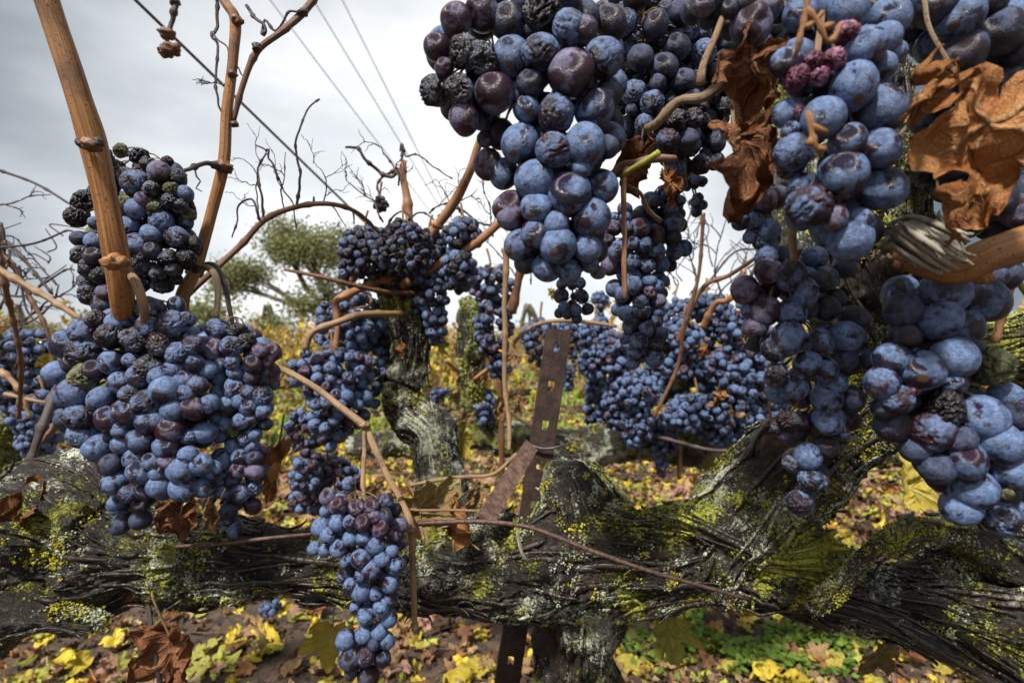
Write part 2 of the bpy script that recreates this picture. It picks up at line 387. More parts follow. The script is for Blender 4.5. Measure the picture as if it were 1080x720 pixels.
# ---------------------------------------------------------------- leaves
def leaf_arrays(nr=16, na=90, curl=.4, crumple=.2, fold=.2, seed=0, lobes=5, droop=0.0):
    rg = np.random.default_rng(seed)
    a = np.linspace(-math.pi, math.pi, na+1)[:-1]
    # lobed vine leaf: tip at +Y, the stalk notch at -Y
    dirs = [0, 1.05, -1.05, 2.05, -2.05]; amp = [1.0, .86, .86, .66, .66]; wid = [.58, .56, .56, .56, .56]
    rad = np.zeros_like(a)+.46
    for d_, am, w in zip(dirs, amp, wid):
        dd = (a-d_+math.pi) % (2*math.pi)-math.pi
        rad = np.maximum(rad, am*(np.exp(-(np.abs(dd)/w)**1.7)*.62+.40*np.exp(-(dd/.9)**2)))
    rad *= 1-.72*np.exp(-((np.abs(a)-math.pi)/.20)**2)
    rad *= 1+.055*np.abs(((a*9.5/math.pi) % 1)-.5)*2+.03*rg.normal(size=na)
    t = np.linspace(.02, 1, nr)
    T, A = np.meshgrid(t, a, indexing='ij'); Rr = T*rad[None]
    x = Rr*np.sin(A); y = Rr*np.cos(A)
    vein = np.ones_like(x)
    for d_, am in zip(dirs, amp):
        u = x*math.sin(d_)+y*math.cos(d_); w = np.abs(x*math.cos(d_)-y*math.sin(d_)); w = np.where(u < 0, 9, w)
        vein = np.minimum(vein, w/(1.15-np.clip(u, 0, 1)*.7))
        sv = np.abs((((u-w*.8)*6) % 1)-.5)/6*.9; sv = np.where((u > .12) & (w < .34), sv+.012, 9)
        vein = np.minimum(vein, sv)
    q = np.column_stack((x.ravel(), y.ravel(), np.zeros(x.size)))
    n1 = fbm(q*1.7, 3, seed*3+1).reshape(x.shape); n2 = fbm(q*1.7, 3, seed*3+20).reshape(x.shape); n3 = fbm(q*1.7, 3, seed*3+40).reshape(x.shape)
    rdg = (1-np.abs(pn(q*2.6, seed*3+60)).reshape(x.shape)*2.2)
    z = fold*np.abs(x)-np.clip(vein, 0, .15)*.5+crumple*(n1*1.1+.35*rdg)
    x = x+crumple*n2*.75; y = y+crumple*n3*.75
    # roll the blade round an axis: curl is total bend in radians per unit
    if curl:
        ax = rg.uniform(-.6, .6); ca, sa = math.cos(ax), math.sin(ax)
        u = x*ca+y*sa; w = -x*sa+y*ca; th = u*curl; r_ = 1/curl
        u2 = (r_-z)*np.sin(th); z = r_-(r_-z)*np.cos(th); x = u2*ca-w*sa; y = u2*sa+w*ca
    if droop:
        th = y*droop; r_ = 1/droop; y2 = (r_-z)*np.sin(th); z = r_-(r_-z)*np.cos(th); y = y2
    v = np.column_stack((x.ravel(), y.ravel(), z.ravel()))
    f = []
    for i in range(nr-1):
        for j in range(na):
            j2 = (j+1) % na; f.append((i*na+j, i*na+j2, (i+1)*na+j2, (i+1)*na+j))
    f.append(tuple(range(na))[::-1])
    return v, f, np.column_stack((vein.ravel(), vein.ravel())), q
def thicken(v, f, th):
    n = len(v); nrm = np.zeros_like(v)
    fa = np.array([q[:4] for q in f if len(q) >= 4 and len(q) < 9])
    a = np.cross(v[fa[:, 2]]-v[fa[:, 0]], v[fa[:, 3]]-v[fa[:, 1]])
    for k in range(4): np.add.at(nrm, fa[:, k], a)
    nrm /= np.linalg.norm(nrm, axis=1)[:, None]+1e-9
    return nrm
def place_leaf(label, px, py, d, size_px, rot, mat, curl=.5, crumple=.2, fold=.2, seed=0, droop=0.0, stalk=None, name='dried_leaf', group=None, sx=1.0, pt=None, cat='leaf'):
    if 120 <= rot[2] <= 240: rot = (rot[0], rot[1]+180, rot[2]-180)
    c = P(px, py, d) if pt is None else np.array(pt); s = size_px*d/FPX
    v, f, uv, q = leaf_arrays(20, 110, curl, crumple, fold, seed, droop=droop)
    nr = thicken(v, f, 0); n = len(v)
    M = np.array(Matrix.Rotation(0, 3, 'X')); e = __import__('mathutils').Euler([R(t) for t in rot]).to_matrix(); M = np.array(e)
    v = v*np.array((sx, 1, 1)); v = v-v.mean(0)
    tv = np.vstack((v, v-nr*.006)); tf = list(f)+[tuple(q_+n for q_ in t[::-1]) for t in f]
    na = 110; o0 = (20-1)*na
    for j in range(na): j2 = (j+1) % na; tf.append((o0+j2, o0+j, o0+j+n, o0+j2+n))
    w = (tv*s)@M.T+c
    mb = MB(); mb.add(w, tf, np.vstack((uv, uv)), np.vstack((q, q)))
    root = mb.build(name, mat, origin=c); tag(root, label, cat, group)
    st = MB()
    p0 = v[int(na*.5)]*0+np.array(v[:na].mean(0)); base = (p0*s)@M.T+c; dirn = np.array((0, -1, -.15))@M.T
    if stalk: pts = [base]+[P(*q_) for q_ in stalk]
    else: pts = [base, base+dirn*s*.35+(0, 0, -.1*s), base+dirn*s*.75]
    tube(st, pts, [s*.022]*len(pts), step=s*.08, k=6)
    so = st.build('leaf_stalk', STEMT, root)
    return root

LCOL = [((.66, .50, .05), 3.6), ((.40, .26, .12), 3), ((.20, .095, .045), 2.4), ((.40, .22, .16), 2.2), ((.48, .20, .04), 1.0), ((.42, .42, .07), 2.2), ((.09, .05, .03), 3.2), ((.52, .40, .20), 1.5)]
LW = np.array([q[1] for q in LCOL]); LW = LW/LW.sum()
def litter():
    protos = []
    for s in range(14): protos.append(leaf_arrays(5, 30, RNG.uniform(-1.4, 1.6) or .4, RNG.uniform(.3, .6), .25, 100+s)[:2])
    mb = MB(); N = 0
    def drop(x, y, sz, tilt=.5):
        v, f = protos[RNG.integers(14)]
        e = np.array(__import__('mathutils').Euler((RNG.normal()*tilt, RNG.normal()*tilt, RNG.uniform(0, 6.28))).to_matrix())
        c = np.array(LCOL[RNG.choice(len(LCOL), p=LW)][0])*RNG.uniform(.6, 1.2)
        mb.add((v*sz)@e.T+(x, y, float(ground_z(x, y)[0])+sz*RNG.uniform(.1, .5)), f, c=c)
    for _ in range(8500):
        y = .75+RNG.random()**1.5*4.2; x = RNG.uniform(-1, 1)*(y*1.08+.3); drop(x, y, RNG.uniform(.010, .022)+.026*RNG.random()**3)
    for _ in range(9000):
        y = .8+RNG.random()**1.4*2.2; x = RNG.uniform(-1, 1)*(y*1.05+.1); v, f = protos[RNG.integers(14)]; sz = RNG.uniform(.003, .010)
        e = np.array(__import__('mathutils').Euler((RNG.normal(), RNG.normal(), RNG.uniform(0, 6.28))).to_matrix())
        c = np.array(((.10, .06, .035), (.20, .11, .06), (.05, .03, .02), (.30, .20, .10), (.06, .07, .02))[RNG.integers(5)])*RNG.uniform(.6, 1.2)
        mb.add((v*sz*np.array((1, .6, 1)))@e.T+(x, y, float(ground_z(x, y)[0])+sz*.4), f, c=c)
    for _ in range(260):
        y = .85+RNG.random()*2.4; x = RNG.uniform(-1, 1)*y*1.05; a_ = RNG.uniform(0, 3.14); L = RNG.uniform(.03, .14); z0 = float(ground_z(x, y)[0])+.01
        q0 = np.array((x, y, z0)); q1 = q0+np.array((math.cos(a_)*L, math.sin(a_)*L, RNG.uniform(-.004, .02)))
        tube(mb, [q0, (q0+q1)/2+RNG.normal(size=3)*L*.06, q1], [.0014, .0018, .001], .02, 5, col=np.array((.24, .15, .08))*RNG.uniform(.3, 1.2))
    for _ in range(8500):
        y = 1.7+RNG.random()**1.2*4.5; x = RNG.uniform(-1, 1)*(y*1.05); drop(x, y, RNG.uniform(.028, .05))
    for _ in range(2400):
        y = 4+RNG.random()**1.3*24; x = RNG.uniform(-1, 1)*y*1.1
        if pn(np.array([[x*.18, y*.75, 0]]), 9)[0] > .1: continue
        drop(x, y, RNG.uniform(.05, .09))
    tag(mb.build('leaf_litter', LITTER), 'carpet of yellow brown and tan fallen vine leaves on the soil', 'leaf litter', kind='stuff')
litter()
# the larger fallen leaves that can be told apart near the vine
LSET = [('bright yellow', LY), ('tan', LT), ('dark brown', LB), ('orange brown', LO), ('yellow green', LYG)]
def fallen():
    protos = {}
    for ci, (cn_, mt) in enumerate(LSET):
        for k in range(3):
            v, f, uv, q = leaf_arrays(9, 60, RNG.uniform(-.9, .9), RNG.uniform(.1, .3), .15, 300+ci*7+k)
            mb = MB(); mb.add(v-v.mean(0), f, uv, q); o = mb.build('fallen_leaf', mt); protos[(ci, k)] = [o, False]
    n = 0
    for _ in range(4000):
        if n >= 130: break
        px = RNG.uniform(20, 1060); py = RNG.uniform(648, 716)
        d = CAMZ*FPX/(py-360)
        if 250 < px < 440 and py > 700: pass
        ci = RNG.choice(5, p=[.3, .25, .14, .13, .18]); k = RNG.integers(3); pr = protos[(ci, k)]
        if pr[1]: o = pr[0].copy(); COL.objects.link(o)
        else: o = pr[0]; pr[1] = True
        x = (px-540)/FPX*d; s = RNG.uniform(.022, .040)
        o.location = (x, d, float(ground_z(x, d)[0])+s*.55); o.scale = (s, s, s); o.rotation_euler = (RNG.normal()*.35, RNG.normal()*.35, RNG.uniform(0, 6.28))
        cn_ = LSET[ci][0]; tag(o, f'{cn_} fallen vine leaf lying on the soil below the vine arm', 'leaf', f'{cn_} leaves fallen below the vine'); n += 1
    for pr in protos.values():
        if not pr[1]: bpy.data.objects.remove(pr[0])
fallen()
def clover():
    mb = MB()
    for _ in range(1500):
        px = RNG.normal(800, 75); py = RNG.uniform(640, 715)
        if px < 655 or px > 960: continue
        d = CAMZ*FPX/(py-360)*RNG.uniform(.97, 1.03); x = (px-540)/FPX*d
        if pn(np.array([[x*9, d*9, 0]]), 4)[0] < .02: continue
        h = RNG.uniform(.012, .035); z0 = float(ground_z(x, d)[0])
        for k in range(3):
            a = RNG.uniform(0, 6.28); r = RNG.uniform(.005, .010)
            th = np.arange(7)/7*6.283; v = np.column_stack((np.cos(th)*r, np.sin(th)*r*.8, np.zeros(7)+RNG.normal()*.001))
            e = np.array(__import__('mathutils').Euler((RNG.normal()*.5, RNG.normal()*.5, a)).to_matrix())
            v = v@e.T+(x+math.cos(a)*r*1.1, d+math.sin(a)*r*1.1, z0+h)
            g_ = RNG.uniform(.7, 1.3); mb.add(v, [tuple(range(7))], c=np.array((.13, .21, .028))*g_)
    tag(mb.build('clover_patch', FOLI), 'bright green clover growing among fallen leaves at lower right', 'clover', kind='stuff')
    gb = MB()
    for _ in range(26000):
        y = 3.2+RNG.random()*14; x = RNG.uniform(-1, 1)*y*1.05
        if pn(np.array([[x*.18, y*.75, 0]]), 9)[0] < .0: continue
        h = RNG.uniform(.05, .12); a = RNG.uniform(0, 6.28); w = .006+.0015*y
        z0 = float(ground_z(x, y)[0]); dx, dy = math.cos(a)*w, math.sin(a)*w
        gb.add([(x-dx, y-dy, z0), (x+dx, y+dy, z0), (x+dy*2, y-dx*2, z0+h)], [(0, 1, 2)], c=np.array((.30, .48, .06))*RNG.uniform(.7, 1.3))
    tag(gb.build('grass', FOLI), 'strips of short green grass between the far vine rows', 'grass', kind='stuff')
clover()

# ---------------------------------------------------------------- vine wood
def ico(sub):
    bm = bmesh.new(); bmesh.ops.create_icosphere(bm, subdivisions=sub, radius=1); bm.verts.ensure_lookup_table()
    v = np.array([q.co[:] for q in bm.verts]); f = [tuple(l.index for l in t.verts) for t in bm.faces]; bm.free(); return v, f
IC1 = ico(1)
def limb(path, mat, parent, name='arm', step=.0018, k=180, seed=0, knob=.16, ridge=.0022, strips=60, lichen=900, lcols=((.40, .36, .03), (.36, .40, .28), (.05, .06, .012)), lw=(.4, .35, .25), lsize=1.0, twist=2.5, lthr=.08, flake=1.0):
    pts, rad = px_path(path) if not isinstance(path, tuple) else path
    c, r = spline(pts, rad, step)
    s = np.concatenate(([0], np.cumsum(np.linalg.norm(np.diff(c, axis=0), axis=1))))
    t, U, V = frames(c); n = len(c); th = np.arange(k)/k*2*math.pi
    S = np.repeat(s, k).reshape(n, k); TH = th[None]+twist*S
    ring = np.cos(th)[None, :, None]*U[:, None]+np.sin(th)[None, :, None]*V[:, None]
    rr = np.repeat(r[:, None], k, 1)
    q0 = (c[:, None]+ring*rr[..., None]).reshape(-1, 3)
    low = fbm(q0*22, 2, seed).reshape(n, k); mid = fbm(q0*60, 3, seed+9).reshape(n, k)
    bq = np.column_stack((S.ravel()*14, (np.cos(TH)*rr).ravel()*170, (np.sin(TH)*rr).ravel()*170))
    bq = bq+np.column_stack([fbm(q0*45, 2, seed+31+j) for j in range(3)])*.9
    a1 = 1-np.abs(pn(bq, seed+3))*2.4; a2 = 1-np.abs(pn(bq*2.1, seed+5))*2.4
    g1 = np.clip(np.abs(pn(bq*np.array((1.6, 1, 1)), seed+3))*4.5, 0, 1); g2 = np.clip(np.abs(pn(bq*2.3, seed+5))*4, 0, 1)
    rdg = (g1*1.0+g2*.55-1.0+.3*a1).reshape(n, k)
    fine = fbm(q0*260, 2, seed+14).reshape(n, k)
    vfine = fbm(q0*520, 2, seed+24).reshape(n, k)
    sf_ = np.clip(rr/.024, .12, 1); rn = rr*(1+knob*low)+.0040*mid*(knob/.16)*sf_+ridge*rdg*np.clip(sf_*1.4, 0, 1)*(.55+.9*np.clip(low+.3, 0, 1))+(.0011*fine+.0005*vfine)*np.clip(sf_*1.5, 0, 1)
    # groove furrows
    v = (c[:, None]+ring*rn[..., None])
    VV = v.reshape(-1, 3)
    f = [(i*k+j, i*k+(j+1) % k, (i+1)*k+(j+1) % k, (i+1)*k+j) for i in range(n-1) for j in range(k)]
    b = np.column_stack((S.ravel(), (np.cos(TH)*rr).ravel(), (np.sin(TH)*rr).ravel()))
    mb = MB()
    VV2 = np.vstack((VV, c[0]-t[0]*r[0]*.35, c[-1]+t[-1]*r[-1]*.35)); b2 = np.vstack((b, b[0]*[1, 0, 0], b[-1]*[1, 0, 0]))
    for j in range(k): f.append((n*k, (j+1) % k, j)); f.append((n*k+1, (n-1)*k+j, (n-1)*k+(j+1) % k))
    mb.add(VV2, f, None, b2)
    rg = np.random.default_rng(seed+77)
    # shreds of bark: narrow strips that lift off the surface
    for _ in range(int(strips*1.6)):
        L = int(rg.uniform(.015, .095)/step*min(1, n*step/.12)); i0 = rg.integers(0, max(1, n-L-2)); j0 = rg.integers(0, k); drift = rg.normal()*.10; W = rg.uniform(.0006, .0022)*flake
        m = np.arange(L); ii = i0+m; jj = (j0+drift*m+2*np.sin(m/9.+rg.uniform(0, 6))).astype(int) % k
        base = v[ii, jj]; rad_ = ring[ii, jj]; tan = np.cross(t[ii], rad_)
        u = m/max(1, L-1); lift = .0003+.0010*rg.random()+(rg.uniform(0, .006) if rg.random() < .35 else .0012)*flake*np.abs(2*u-1)**3
        if len(base) > 8:
            ker = np.ones(7)/7; base = np.column_stack([np.convolve(np.pad(base[:, a_], 3, 'edge'), ker, 'valid') for a_ in range(3)])
        w_ = W*(np.sin(np.clip(u, .02, .98)*math.pi)**.5)*(1+.3*rg.normal(size=L)*.4); h = .0006+W*.25
        o = base+rad_*(lift+h)[:, None] if np.ndim(lift) else base+rad_*(lift+h)
        A = o+tan*w_[:, None]; B = o+rad_*h+tan*w_[:, None]*.4; C = o+rad_*h*.7-tan*w_[:, None]*.6; D = o-tan*w_[:, None]; E = o-rad_*h*1.2
        sv = np.stack((A, B, C, D, E), 1).reshape(-1, 3)
        sf = [(i*5+j, i*5+(j+1) % 5, (i+1)*5+(j+1) % 5, (i+1)*5+j) for i in range(L-1) for j in range(5)]
        sb = np.repeat(b.reshape(n, k, 3)[ii, jj], 5, 0)+rg.normal(size=3)*.01
        mb.add(sv, sf, None, sb)
    ob = mb.build(name, mat, parent)
    if lichen:
        msk = fbm(VV*26, 3, seed+50); msk2 = pn(VV*40, seed+60)
        cand = np.nonzero(msk > lthr)[0]
        if len(cand):
            lb = MB(); iv, if_ = IC1
            pw = (msk[cand]-lthr)**1.2; pick = rg.choice(cand, min(int(lichen*2.6), len(cand)), replace=False, p=pw/pw.sum())
            RI = ring.reshape(-1, 3)
            for pi in pick:
                ci = 0 if msk2[pi] > .05 else 1
                if rg.random() < .35: ci = rg.choice(3, p=lw)
                base = np.array(lcols[ci]); nb = rg.integers(3, 9); sz = (.00035+.0007*rg.random()**2)*lsize*(1.0 if ci != 1 else .85)
                for _ in range(nb):
                    dvec = rg.normal(size=3)*sz*1.7; dvec -= RI[pi]*np.dot(dvec, RI[pi])*.6
                    vv = iv*(1+.35*rg.normal(size=(12, 1)))*sz*rg.uniform(.5, 1.1)*np.array((1, 1, 1))
                    lb.add(VV[pi]+RI[pi]*sz*.35+dvec+vv, if_, c=base*rg.uniform(.55, 1.35))
            lo = lb.build('lichen', LICH, ob, smooth=False); lo['kind'] = 'stuff'
    return ob, c, r

vine = empty('grapevine', P(592, 360+CAMZ*FPX/.385, .385), 'thick black mossy old grapevine arm spanning the foreground', 'grapevine')
YL = ((.42, .37, .03), (.42, .45, .33), (.05, .06, .012))
limb([(596, 575, .375, 54), (606, 620, .375, 44), (604, 690, .38, 40), (606, 760, .385, 42), (585, 900, .385, 44), (592, 1150, .385, 50), (592, 1440, .385, 62)], WOODK, vine, 'trunk', seed=1, ridge=.0035, knob=.24, strips=70, lichen=500, step=.003)
limb([(640, 590, .37, 50), (600, 592, .36, 52), (520, 596, .35, 43), (450, 596, .34, 43), (380, 592, .33, 35), (300, 594, .33, 32), (230, 592, .33, 34), (160, 592, .33, 36), (110, 580, .335, 50), (62, 562, .338, 74), (0, 612, .35, 56), (-60, 640, .37, 60), (-150, 650, .42, 55), (-300, 660, .5, 50)], WOOD, vine, 'arm', seed=2, ridge=.0032, knob=.24, strips=240, lichen=3000, lcols=YL)
limb([(590, 588, .37, 48), (625, 584, .36, 50), (690, 588, .35, 43), (760, 586, .34, 44), (830, 598, .33, 43), (900, 624, .335, 33), (975, 640, .335, 38), (1080, 662, .32, 44), (1200, 700, .30, 52), (1400, 760, .34, 45)], WOOD, vine, 'arm', seed=3, knob=.20, ridge=.0032, strips=260, lichen=2800, lcols=YL, lw=(.6, .2, .2), lthr=.16)
limb([(604, 600, .38, 44), (604, 552, .375, 46), (598, 520, .375, 34), (588, 502, .38, 24), (580, 490, .382, 12)], WOODG, vine, 'knob', seed=4, knob=.22, strips=25, lichen=900, lcols=YL, lw=(.15, .7, .15), lthr=.0)
limb([(610, 590, .39, 44), (640, 550, .40, 30), (628, 520, .41, 22), (600, 500, .42, 14)], WOODG, vine, 'knob', seed=5, knob=.2, strips=20, lichen=500, lcols=YL, lw=(.1, .75, .15), lthr=-.1)
limb([(745, 610, .335, 40), (790, 545, .33, 52), (838, 492, .325, 48), (888, 452, .32, 42), (925, 408, .32, 46), (928, 350, .32, 56), (905, 285, .325, 72), (880, 210, .335, 74), (868, 130, .35, 70), (862, 40, .37, 60), (855, -80, .4, 50)], WOODM, vine, 'upright_arm', seed=6, knob=.2, strips=90, lichen=3800, lcols=((.34, .32, .025), (.30, .30, .17), (.06, .07, .012)), lw=(.5, .1, .4), lsize=1.15, lthr=-.02)
limb([(1130, 372, .36, 40), (1075, 372, .35, 34), (1040, 368, .345, 30), (1000, 378, .34, 30), (940, 400, .34, 34)], WOODG, vine, 'upright_arm', seed=7, knob=.15, strips=40, lichen=250, lcols=YL)
limb([(900, 640, .36, 28), (955, 606, .355, 30), (1020, 590, .35, 34), (1090, 602, .35, 36), (1180, 630, .36, 36)], WOOD, vine, 'arm', seed=41, knob=.24, ridge=.003, strips=50, lichen=1300, lcols=((.42, .30, .06), (.42, .45, .33), (.05, .06, .012)), lthr=.02)
# thin root-like mossy branch and long shred of bark along the underside
limb([(856, 642, .285, 8), (878, 624, .28, 10), (903, 598, .278, 8.5), (930, 573, .282, 9), (965, 557, .295, 10), (1005, 562, .315, 14), (1060, 590, .33, 24), (1110, 610, .34, 22)], WOODM, vine, 'branch', seed=8, knob=.2, ridge=.0008, strips=10, lichen=600, lcols=((.40, .38, .04), (.3, .3, .2), (.09, .1, .02)), lsize=.6, k=48, step=.0015, lthr=-.3)
limb([(650, 655, .345, 3), (682, 640, .335, 12), (730, 627, .325, 8), (800, 626, .315, 9), (870, 634, .30, 9), (930, 652, .29, 8), (1000, 690, .285, 9), (1080, 735, .285, 8)], WOODK, vine, 'bark_strip', seed=9, knob=.2, ridge=.0014, strips=24, lichen=250, k=48, step=.0018, lw=(.7, .1, .2))
limb([(1010, 668, .285, 3), (1040, 690, .283, 7), (1075, 712, .283, 6), (1120, 740, .285, 3)], WOODD, vine, 'bark_strip', seed=29, knob=.2, ridge=.001, strips=10, lichen=0, k=32, step=.002)
limb([(700, 545, .33, 3), (730, 553, .318, 9), (800, 580, .31, 11), (850, 583, .305, 8), (880, 560, .31, 3)], WOODK, vine, 'bark_strip', seed=30, knob=.2, ridge=.0012, strips=12, lichen=100, k=40, step=.0018)
limb([(20, 640, .30, 30), (60, 648, .30, 14), (95, 655, .30, 8), (112, 652, .30, 3)], WOODM, vine, 'branch', seed=31, knob=.2, strips=8, lichen=260, k=60, lthr=-.2, lcols=YL)
# rear arm that climbs behind to the little crown of spurs
limb([(600, 600, .40, 40), (540, 606, .45, 30), (484, 580, .52, 28), (470, 528, .56, 22), (462, 488, .58, 21), (456, 455, .59, 22), (430, 432, .60, 23), (424, 400, .60, 17)], WOODR, vine, 'rear_arm', seed=10, ridge=.004, knob=.26, strips=60, lichen=330, lcols=YL, lw=(.2, .65, .15), lsize=1.5, lthr=.05, k=90, step=.004)
limb([(424, 400, .60, 22), (432, 372, .60, 18), (428, 335, .60, 23), (422, 305, .60, 22), (420, 275, .60, 14), (424, 262, .60, 8)], WOODR, vine, 'rear_arm', seed=11, knob=.3, strips=60, lichen=350, lcols=((.16, .16, .03), (.30, .29, .26), (.02, .02, .01)), lw=(.2, .4, .4), lsize=1.6, lthr=-.2, k=80, step=.004)
def cane(path, mat, name='cane', parent=None, nodes=.045, wob=(.0006, .05), seed=0, k=12, nodeamp=.3, lump=(.08, .02), step=.003):
    mb = MB(); pts, rad = px_path(path)
    tube(mb, pts, rad, step, k, wob, nodes, seed, nodeamp=nodeamp, lump=lump)
    return mb.build(name, mat, parent if parent else vine)
def twiglets(parent_name, base_path, mat, pr, n, d, length, rpx, seed, spread=.6):
    pass
# ---------------------------------------------------------------- canes and tendrils of the near vine
def bits(parent, lst, mat=None, name='tendril', wob=(.0015, .012), seed=50, nodes=.02):
    for i, (path, rp) in enumerate(lst):
        mb = MB(); pts = [P(*q) for q in path]; rad = [rp*path[0][2]/FPX*(1-.45*k/(len(pts)-1)) for k in range(len(pts))]
        tube(mb, pts, rad, .0025, 7, wob, nodes, seed+i, nodeamp=.8); mb.build(name, mat or TWIG, parent)
def knot(parent, px, py, d, rpx, mat, seed):
    mb = MB(); v, f = ico(3); c = P(px, py, d); r = rpx*d/FPX
    v2 = v*(1+.45*fbm(v*1.6, 3, seed)[:, None])*r*np.array((1, 1, .8)); mb.add(v2+c, f, None, v2); return mb.build('bud', mat, parent)
c1 = cane([(30, -60, .235, 11), (52, 10, .24, 11.5), (80, 95, .245, 11.5), (97, 150, .25, 13), (112, 215, .255, 11.5), (122, 270, .26, 12), (130, 325, .27, 11), (138, 380, .30, 10), (130, 470, .33, 10)], CANE, seed=1, nodes=None, k=26, wob=(.0008, .05))
knot(c1, 96, 153, .241, 9, CANEB, 3); knot(c1, 87, 151, .241, 6, TWIG, 4); knot(c1, 103, 150, .241, 6, TWIG, 14); knot(c1, 122, 276, .25, 11.5, CANE, 5)
bits(c1, [([(105, 155, .25), (115, 163, .26), (124, 172, .29)], 3.2)], TWIG, 'shoot')
c2 = cane([(222, -20, .36, 4.5), (238, 4, .35, 5), (248, 22, .35, 5.5), (246, 60, .35, 5), (239, 120, .35, 5.5), (235, 175, .35, 6), (222, 230, .35, 5.5), (206, 285, .345, 6), (192, 322, .34, 7), (200, 400, .36, 6)], CANE, seed=2, nodes=None, k=18, wob=(.0008, .05))
for a_ in ((250, 22, 6), (245, 78, 4.5), (237, 176, 7.5), (206, 287, 8)): knot(c2, a_[0], a_[1], .347, a_[2], CANEB, a_[1])
c3 = cane([(340, -12, .36, 3), (320, 12, .355, 4), (298, 32, .35, 3.2), (272, 54, .35, 3.2), (256, 90, .35, 2.8), (246, 128, .352, 2.5)], CANEB, seed=3, nodes=.03)
knot(c3, 271, 50, .347, 5, TWIG, 8); knot(c3, 320, 13, .352, 5, TWIG, 9); knot(c3, 247, 131, .35, 4, TWIG, 10)
bits(c3, [([(260, 5, .35), (266, 17, .35), (276, 24, .348), (281, 34, .348), (276, 35, .35), (279, 22, .352), (290, 33, .352), (300, 22, .35), (307, 12, .35), (318, 13, .352)], 1.8)])
bits(c2, [([(228, -5, .36), (228, 30, .362), (224, 38, .36), (229, 50, .36), (228, 90, .36), (235, 127, .355)], 1.8),
          ([(226, 36, .36), (231, 42, .355), (240, 52, .352), (242, 62, .35)], 1.1), ([(247, 68, .35), (252, 72, .35), (254, 80, .35), (259, 80, .35)], 1.0),
          ([(236, 178, .35), (225, 174, .34), (212, 173, .33), (192, 180, .31)], 3.2),
          ([(204, 176, .33), (206, 186, .33), (211, 190, .33), (208, 197, .33), (214, 201, .33)], 1.0)])
c4 = cane([(150, 360, .36, 4), (190, 318, .38, 3.5), (225, 285, .39, 3.2), (255, 258, .40, 3.2), (282, 230, .40, 3), (318, 217, .40, 2.8), (352, 216, .41, 2.5), (378, 225, .43, 2.2), (400, 246, .46, 1.8)], CANEB, seed=4, nodes=.03)
bits(c4, [([(277, 232, .40), (276, 215, .40), (274, 195, .40), (271, 182, .40), (274, 172, .40), (281, 160, .40), (270, 154, .40)], 1.4),
          ([(281, 160, .40), (285, 158, .40), (283, 166, .40), (292, 182, .40), (300, 203, .40), (310, 218, .40), (312, 240, .40)], 1.2),
          ([(314, 218, .40), (315, 195, .40), (316, 182, .40), (312, 158, .40), (316, 135, .40), (324, 116, .40), (337, 104, .40)], 1.5),
          ([(276, 232, .40), (268, 213, .40), (258, 211, .40), (250, 220, .40), (249, 236, .40), (246, 250, .40)], 1.3),
          ([(331, 216, .41), (330, 208, .41)], 1.6), ([(350, 216, .41), (356, 225, .41), (365, 240, .41)], .8), ([(373, 224, .43), (374, 236, .43)], 1.2)])
bits(c4, [([(178, -15, .5), (185, 4, .5), (180, 26, .5), (176, 40, .5), (180, 52, .5)], 3)], TWIG, 'shoot')
for a_ in ((184, 2, 5), (176, 36, 7), (180, 52, 9), (174, 55, 6)): knot(c4, a_[0], a_[1], .5, a_[2], CANEB, a_[1])
c5 = cane([(240, 340, .40, 3.5), (268, 378, .36, 3.4), (300, 390, .34, 3.4), (332, 408, .33, 3.4), (360, 430, .32, 3.6), (385, 450, .315, 4.2), (392, 465, .31, 3.6), (408, 500, .30, 3.2), (424, 530, .295, 3.2), (433, 555, .29, 4.2), (435, 600, .288, 3.4), (437, 662, .285, 3.0)], CANET, seed=5, nodes=None, k=14)
for a_ in ((384, 448, 5.2, .312), (433, 558, 5.5, .287), (437, 660, 4.5, .284)): knot(c5, a_[0], a_[1], a_[3], a_[2], CANET, a_[1])
c6 = cane([(440, 300, .6, 4.5), (425, 300, .58, 5), (440, 293, .57, 5), (470, 275, .55, 4.8), (500, 258, .53, 4.6), (528, 234, .52, 4.2), (560, 205, .50, 4)], CANEP, seed=6, nodes=None)
c7 = cane([(425, 300, .6, 4), (432, 288, .58, 5.5), (441, 272, .57, 5.5), (460, 240, .56, 5), (478, 215, .55, 5.5), (496, 180, .53, 4.5), (508, 146, .52, 4), (540, 90, .5, 4)], CANEP, seed=7, nodes=None)
knot(c7, 461, 238, .56, 6.5, CANEP, 20); knot(c7, 440, 276, .565, 7, CANEP, 21)
c8 = cane([(428, 300, .62, 4), (432, 245, .6, 4), (430, 215, .6, 4.5), (425, 185, .6, 3.5), (426, 170, .6, 3)], CANEP, seed=8, nodes=.04)
bits(c8, [([(425, 176, .6), (412, 186, .6), (400, 181, .6), (385, 168, .59), (377, 156, .59), (364, 156, .58)], 2.2), ([(420, 178, .6), (405, 185, .6), (398, 195, .6), (400, 205, .6)], 1.6),
          ([(425, 172, .6), (423, 155, .6), (428, 165, .6), (440, 163, .59), (458, 176, .58), (477, 189, .57)], 1.2), ([(428, 160, .6), (424, 152, .6), (422, 160, .6)], 1.4)])
